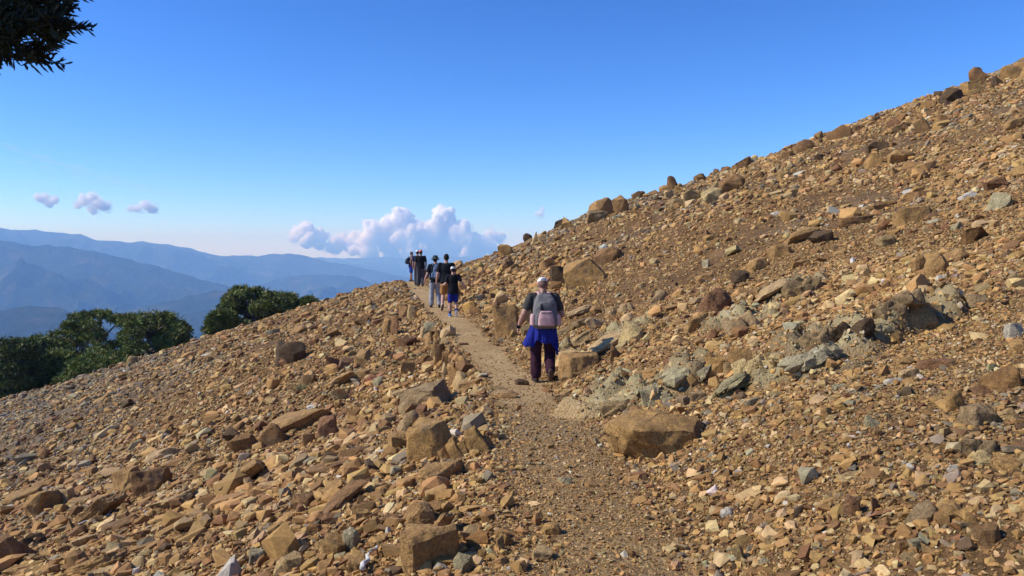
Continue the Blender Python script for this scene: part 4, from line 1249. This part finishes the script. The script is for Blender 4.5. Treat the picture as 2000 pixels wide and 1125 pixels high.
    if not tank:
        for s_ in (-1, 1):
            el = arms[s_][0]; m = lerp(sh[s_], el, .62)
            sp += [caps(lerp(sh[s_], (0, ty(1.4), 1.42), .2), sh[s_], .066 * g, .066 * g), caps(sh[s_], m, .066 * g, .064 * g)]
    me = remeshed('shirt', sp, max(vox, .008), 2); crumple(me, .009, 11, 5)
    put('shirt', me, tee, root)
    if P.get('trousers'):
        lo = P.get('loose', 0.018)
        tp = [loft([(0, 0, .82, .14 * g, .115), (0, 0, .90, .18 * g, .128), (0, 0, .98, .178 * g, .126), (0, ty(1.02), 1.02, .165 * g, .12)])]
        for s_ in (-1, 1):
            kn, an, fd = legs[s_]
            e = lerp(kn, an, .9)
            tp += [caps(hip[s_], kn, .09 * g + lo * .6, .062 * g + lo), caps(kn, e, .062 * g + lo, .05 * g + lo * 1.2)]
        me = remeshed('trousers', tp, max(vox, .008), 2); crumple(me, .014, 9, 7)
        put('trousers', me, P['trousers'], root)
    if P.get('shorts'):
        tp = [loft([(0, 0, .80, .15 * g, .12), (0, 0, .90, .182 * g, .13), (0, 0, .98, .178 * g, .126), (0, ty(1.02), 1.02, .165 * g, .12)])]
        for s_ in (-1, 1):
            kn = legs[s_][0]
            tp += [caps(hip[s_], lerp(hip[s_], kn, P.get('short_len', .72)), .098 * g, .098 * g)]
        me = remeshed('shorts', tp, max(vox, .008), 2); crumple(me, .012, 9, 9)
        put('shorts', me, P['shorts'], root)
    for s_ in (-1, 1):
        kn, an, fd = legs[s_]
        f = Vector(fd).normalized(); sd_ = Vector((f.y, -f.x, 0)).normalized(); up = sd_.cross(f).normalized()
        if up.z < 0 and abs(f.z) < .6: up = -up
        a = Vector(an)
        hl = a - f * .045 - up * .045; to = a + f * .15 - up * .055
        v = [caps(a + up * .02, a - up * .03, .045, .046), caps(hl, to, .042, .036), caps(hl + f * .08 - sd_ * .015, to - sd_ * .01, .034, .03), caps(hl + f * .08 + sd_ * .015, to + sd_ * .01, .034, .03)]
        shoe = put('shoe', remeshed('shoe', v, .008, 1), P['shoes'], root)
        so_ = [caps(hl - up * .03, to - up * .026, .04, .038)]
        vv = []
        for q, fa in so_:
            c0 = np.array(hl - up * .036); u_ = np.array(up); h = (q - c0) @ u_
            vv.append((q - np.outer(h * .72, u_), fa))
        put('sole', joined('sole', vv), P.get('sole', P['shoes']), shoe)
        if P.get('socks'):
            put('sock', remeshed('sock', [caps(lerp(kn, an, .78), an, .047, .043)], .008, 1), P['socks'], root)
    return root

BLACK = fabric('black_cotton', (.012, .012, .014)); GREYT = fabric('charcoal_cotton', (.060, .054, .046)); MAROON = fabric('maroon_cloth', (.042, .014, .024))
WHITEC = fabric('white_cap_cloth', (.86, .86, .85)); BLUE = fabric('royal_blue_cloth', (.016, .024, .20)); DKBOOT = fabric('dark_brown_leather', (.05, .035, .028), .7)
SOLE = fabric('worn_rubber', (.12, .08, .055)); HAIR = fabric('dark_hair', (.018, .013, .010), .6); LGREY = fabric('light_grey_cloth', (.30, .31, .33)); DGREY = fabric('dark_grey_cloth', (.065, .062, .068))
ORSH = fabric('rust_orange_cloth', (.36, .16, .05)); BEIGE = fabric('beige_canvas', (.42, .34, .25)); ORANGE = fabric('orange_cap_cloth', (.75, .16, .05)); HATG = fabric('grey_green_felt', (.055, .068, .062))
NAVY = fabric('navy_cloth', (.02, .03, .075)); BSHOE = fabric('blue_mesh', (.06, .13, .35)); DBLUE = fabric('blue_shorts_cloth', (.02, .045, .26)); PACKB = fabric('blue_grey_nylon', (.07, .11, .19), .6)
DOWN = (0, .15, -1)

front = person(1062, 752, 13.3, 1.76, .10, 'person in white cap, charcoal shirt, tied blue jacket and maroon trousers walking away', dict(
    girth=1.13, lean=.07, head_nod=.36, voxel=.006, skin=simple_mat('weathered_skin', (.40, .21, .14), .55, .1, 30, .1, 120),
    arm_left=((-.335, -.03, 1.14), (-.415, .06, .91), (-.12, .2, -1)), arm_right=((.315, .03, 1.12), (.275, .27, 1.05), (-.5, .8, .15)),
    leg_left=((-.125, .03, .49), (-.135, -.01, .09), (-.12, 1, 0)), leg_right=((.105, .05, .48), (.085, -.19, .19), (0, .35, -.94)),
    shirt=GREYT, trousers=MAROON, loose=.022, shoes=DKBOOT, sole=SOLE, cap=WHITEC, hair=fabric('cropped_grey_hair', (.21, .125, .09))))
boy = person(885, 620, 23.8, 1.50, .12, 'boy in black T-shirt, bright blue shorts and white cap walking beside the tall person', dict(
    girth=.98, lean=.02, head_nod=.1, hem=.80, cap=WHITEC, hair=HAIR, shirt=BLACK, shorts=BLUE, short_len=.8, shoes=BSHOE, sole=fabric('white_rubber', (.6, .6, .6)), socks=NAVY,
    arm_left=((-.27, -.03, 1.14), (-.36, .17, 1.10), (-.7, .6, -.1)), arm_right=((.30, -.06, 1.18), (.43, -.06, .98), (.5, .1, -.9)),
    leg_left=((-.10, .04, .49), (-.11, .04, .09), (-.25, 1, 0)), leg_right=((.09, .05, .50), (.10, -.20, .20), (0, .5, -.85))))
tall = person(872, 606, 25.5, 1.80, .14, 'tall bareheaded person in black T-shirt and rust orange shorts beside the boy', dict(
    girth=1.1, lean=.04, head_nod=.05, hem=.84, hair=HAIR, shirt=BLACK, shorts=ORSH, short_len=.78, shoes=BEIGE, sole=SOLE,
    arm_left=((-.27, -.02, 1.13), (-.31, .02, .89), (-.1, .15, -1)), arm_right=((.27, .04, 1.14), (.24, .2, .95), (0, .4, -.9)),
    leg_left=((-.10, .05, .49), (-.15, -.22, .19), (-.1, .6, -.75)), leg_right=((.09, .08, .49), (.08, .06, .09), (.1, 1, 0))))
hat = person(850, 603, 26.6, 1.72, .10, 'person in bucket hat, black T-shirt and light grey trousers carrying a blue pack', dict(
    girth=1.0, lean=.05, head_nod=.08, head_yaw=-.3, hair=HAIR, bucket=HATG, shirt=BLACK, trousers=LGREY, loose=.022, shoes=DKBOOT, sole=SOLE,
    arm_left=((-.27, -.03, 1.13), (-.36, .02, .91), (-.2, .15, -1)), arm_right=((.25, .03, 1.14), (.24, .14, .92), (0, .3, -1)),
    leg_left=((-.12, .03, .49), (-.14, .0, .09), (-.2, 1, 0)), leg_right=((.10, .05, .49), (.13, -.08, .10), (.1, 1, -.1))))
orange = person(822, 558, 38.4, 1.75, .12, 'person in orange cap, black T-shirt and dark grey trousers near the crest', dict(
    girth=1.05, lean=.02, cap=ORANGE, hair=HAIR, shirt=BLACK, trousers=DGREY, loose=.03, shoes=DKBOOT, skin=M_SKIN_TAN,
    arm_left=((-.26, -.02, 1.13), (-.29, .05, .88), (0, .15, -1)), arm_right=((.25, -.02, 1.13), (.24, .02, .88), (0, .15, -1)),
    leg_left=((-.12, .04, .49), (-.14, .0, .09), (-.1, 1, 0)), leg_right=((.09, .05, .49), (.08, -.08, .10), (.05, 1, -.1))))
white = person(815.5, 556, 39.6, 1.76, .16, 'person in white cap mostly hidden behind the one in orange cap', dict(
    girth=.95, lean=.02, cap=WHITEC, hair=HAIR, shirt=NAVY, trousers=DGREY, shoes=DKBOOT,
    arm_left=((-.22, -.02, 1.13), (-.21, .1, .9), (0, .15, -1)), arm_right=((.22, -.02, 1.13), (.2, .08, .9), (0, .15, -1)),
    leg_left=((-.09, .04, .49), (-.09, .0, .09), (0, 1, 0)), leg_right=((.09, .05, .49), (.08, -.02, .09), (.05, 1, 0))))
far = person(802.5, 544, 46.6, 1.74, -1.35, 'person in dark tank top and blue shorts standing sideways at the crest, looking back', dict(
    girth=.95, lean=.05, head_yaw=-.9, hair=HAIR, tank=True, shirt=fabric('dark_plum_cloth', (.035, .018, .022)), shorts=DBLUE, short_len=.75, shoes=DKBOOT, skin=M_SKIN_TAN,
    arm_left=((-.22, -.04, 1.13), (-.17, .06, .92), (.1, .3, -1)), arm_right=((.22, -.04, 1.13), (.17, .08, .90), (-.1, .3, -1)),
    leg_left=((-.09, .02, .49), (-.09, -.02, .09), (0, 1, 0)), leg_right=((.09, .03, .49), (.09, .05, .09), (.1, 1, 0))))

# things the front hiker wears: watch and jacket tied round the waist
def worn():
    wr = Vector((-.415, .06, .91)); el = Vector((-.335, -.03, 1.14))
    d = (wr - el).normalized(); c = wr - d * .02
    wt = put('wristwatch', joined('wristwatch', [caps(c - d * .014, c + d * .014, .036, .034)]), BLACK, front)
    put('watch_face', joined('watch_face', [ell(tuple(c + Vector((-.033, -.012, 0))), (.012, .02, .02))]), fabric('watch_glass', (.03, .03, .035), .2), wt)
    # jacket: a hanging cloth shell round the back, corners dropping left and right
    nth, nz = 90, 24; V = []; Fc = []
    for j in range(nz):
        t = j / (nz - 1)
        for i in range(nth):
            s_ = i / (nth - 1); th = R(-108 + 216 * s_); side = math.sin(th)
            z0 = .985 + .01 * math.sin(9 * th)
            drop = .315 + .022 * math.sin(5 * th + 1) + .012 * math.sin(13 * th) + (.19 * smooth(side, .35, .95) * (1 - smooth(side, .97, 1.0) * .6)) + .06 * smooth(-side, .5, .9)
            rad = .205 + t * (.02 + .012 * abs(side) + .10 * smooth(-side, .8, 1)) + .018 * t * math.sin(11 * th + 2.5 * t) + .010 * math.sin(23 * th) * t
            V.append((rad * 1.02 * math.sin(th), -rad * .78 * math.cos(th) - .01, z0 - drop * t))
    n = len(V)
    for k in range(n):
        q = Vector(V[k]); V.append(tuple(q + Vector((-q.x * .05, .012, 0))))
    for j in range(nz - 1):
        for i in range(nth - 1):
            a = j * nth + i
            Fc += [(a, a + nth, a + nth + 1, a + 1), (n + a, n + a + 1, n + a + nth + 1, n + a + nth)]
    for i in range(nth - 1):
        a = (nz - 1) * nth + i; Fc += [(a, n + a, n + a + 1, a + 1), (i, i + 1, n + i + 1, n + i)]
    for j in range(nz - 1):
        a = j * nth; b = a + nth - 1; Fc += [(a, n + a, n + a + nth, a + nth), (b, b + nth, n + b + nth, n + b)]
    me = joined('tied_jacket', [(V, Fc)])
    jk = put('tied_jacket', me, BLUE, front)
    def ring(r0, zz, a0, a1, rr):
        return caps_path([(r0 * 1.02 * math.sin(R(a)), -r0 * .76 * math.cos(R(a)), zz + .01 * math.sin(a * .1)) for a in range(a0, a1, 12)], rr)
    kn = joined('jacket_sleeve', [ring(.205, .985, -180, 181, .026)])
    put('jacket_sleeve', kn, BLUE, jk)
    put('jacket_sleeve', joined('jacket_sleeve', [caps_path([(.02, .2, .98), (.05, .24, .86), (.04, .25, .72)], .035)]), BLUE, jk)
def caps_path(P, r):
    return tube(P, [r] * len(P), 10)
worn()

def sweep_strap(P, wdt, thk, wide=(1, 0, 0)):
    V = []; Fc = []
    P = [Vector(p) for p in P]; w_ = Vector(wide)
    for i, p in enumerate(P):
        t = (P[min(i + 1, len(P) - 1)] - P[max(i - 1, 0)]).normalized()
        a = (w_ - t * w_.dot(t)).normalized(); b = t.cross(a)
        for q, e in ((-1, -1), (1, -1), (1, 1), (-1, 1)): V.append(tuple(p + a * q * wdt / 2 + b * e * thk / 2))
    for i in range(len(P) - 1):
        for k in range(4): Fc.append((i * 4 + k, i * 4 + (k + 1) % 4, i * 4 + 4 + (k + 1) % 4, i * 4 + 4 + k))
    m = (len(P) - 1) * 4
    Fc += [(3, 2, 1, 0), (m, m + 1, m + 2, m + 3)]
    return V, Fc

def backpack(owner, label, body_m, pocket_m, strap_m, w_=.36, h=.58, d=.2, zb=.98, y0=-.125, xo=0, side_m=None, lean=.07):
    root = bpy.data.objects.new('backpack', None); COL.objects.link(root)
    root.location = owner.location; root.rotation_euler = owner.rotation_euler; root.scale = owner.scale
    root['label'] = label; root['category'] = 'backpack'; root['group'] = 'backpacks worn by hikers'
    tl = lambda z: lean * (z - zb) / .5
    prof = [(0, .78, .55), (.04, .95, .8), (.12, 1.0, .98), (.35, 1.0, 1.0), (.6, .95, .88), (.8, .82, .68), (.93, .62, .48), (1.0, .34, .28)]
    rings = [(xo, y0 - d * .5 * b + tl(zb + h * t) * .9, zb + h * t, w_ / 2 * a, d / 2 * b) for t, a, b in prof]
    me = remeshed('pack_body', [loft(rings, 36, 3.0)], .008, 2); crumple(me, .008, 12, 2)
    put('pack_body', me, body_m, root)
    pr = [(0, .9, .7), (.05, 1, .95), (.5, .96, 1), (.85, .8, .8), (1, .66, .3)]
    yb = y0 - d * .98
    pk = put('front_pocket', remeshed('front_pocket', [loft([(xo, yb + .012 + tl(zb + .05 + h * .42 * t) * .7, zb + .05 + h * .42 * t, w_ * .33 * a, .045 * b) for t, a, b in pr], 30, 3.2)], .007, 2), pocket_m, root)
    put('zip', joined('zip', [caps_path([(xo - w_ * .22, yb - .028 + tl(zb + .25), zb + .06 + h * .36), (xo, yb - .036 + tl(zb + .25), zb + .065 + h * .36), (xo + w_ * .22, yb - .028 + tl(zb + .25), zb + .06 + h * .36)], .005)]), fabric('zip_dark', (.05, .05, .055)), pk)
    put('top_pocket', remeshed('top_pocket', [loft([(xo, yb + .035 + tl(zb + h * .6 + h * .2 * t) * .9, zb + h * .58 + h * .2 * t, w_ * .30 * a, .035 * b) for t, a, b in pr], 30, 3.0)], .007, 2), body_m, root)
    for s_ in (-1, 1):
        put('side_pocket', remeshed('side_pocket', [loft([(xo + s_ * (w_ * .5 + .008 * (1 - t)), y0 - d * .5 + tl(zb + .05 + h * .3 * t), zb + .05 + h * .33 * t, .045 * a, d * .36 * b) for t, a, b in ((0, .6, .8), (.1, 1, 1), (.7, 1.05, 1.05), (1, .75, 1.0))], 24, 2.6)], .007, 2), side_m or pocket_m, root)
        L = lean
        put('shoulder_strap', joined('shoulder_strap', [sweep_strap([(s_ * .075 + xo * .5, y0 + L * .8 - .04, 1.43), (s_ * .085, y0 + L + .045, 1.495), (s_ * .098, L + .03, 1.5), (s_ * .11, L + .125, 1.43), (s_ * .12, L + .165, 1.3), (s_ * .135, L * .6 + .16, 1.16), (s_ * .175, .08, 1.06), (s_ * .185, -.03, 1.03), (s_ * .15, y0 - .02, 1.02)], .062, .016)]), strap_m, root)
    put('mesh_panel', remeshed('mesh_panel', [loft([(xo - w_ * .17, yb + .035 + tl(zb + h * .62 + .1 * t) * .85, zb + h * .54 + h * .2 * t, w_ * .085 * a, .04 * b) for t, a, b in pr], 24, 3.0)], .007, 1), fabric('charcoal_mesh', (.035, .036, .042)), root)
    put('grab_loop', joined('grab_loop', [caps_path([(xo - .03, y0 + lean - .05, zb + h - .02), (xo - .02, y0 + lean - .06, zb + h + .035), (xo + .02, y0 + lean - .06, zb + h + .035), (xo + .03, y0 + lean - .05, zb + h - .02)], .008)]), fabric('dark_webbing', (.05, .05, .055)), root)
    return root

PGREY = fabric('mid_grey_nylon', (.165, .155, .145), .7); PPINK = fabric('dusty_pink_nylon', (.56, .34, .31), .7)
bp1 = backpack(front, 'grey and dusty pink backpack on the nearest hiker', PGREY, PPINK, PPINK, w_=.41, h=.575, d=.21, zb=.91)
bp2 = backpack(hat, 'blue grey backpack on the hiker in the bucket hat', PACKB, fabric('pale_blue_nylon', (.14, .19, .28)), PACKB, w_=.30, h=.50, d=.16, zb=.98, xo=.07, lean=.05)
bp3 = backpack(far, 'small black backpack on the hiker standing sideways at the crest', fabric('black_nylon', (.02, .022, .028), .7), fabric('black_nylon2', (.03, .032, .04), .7), BLACK, w_=.30, h=.42, d=.2, zb=1.03, lean=.05)
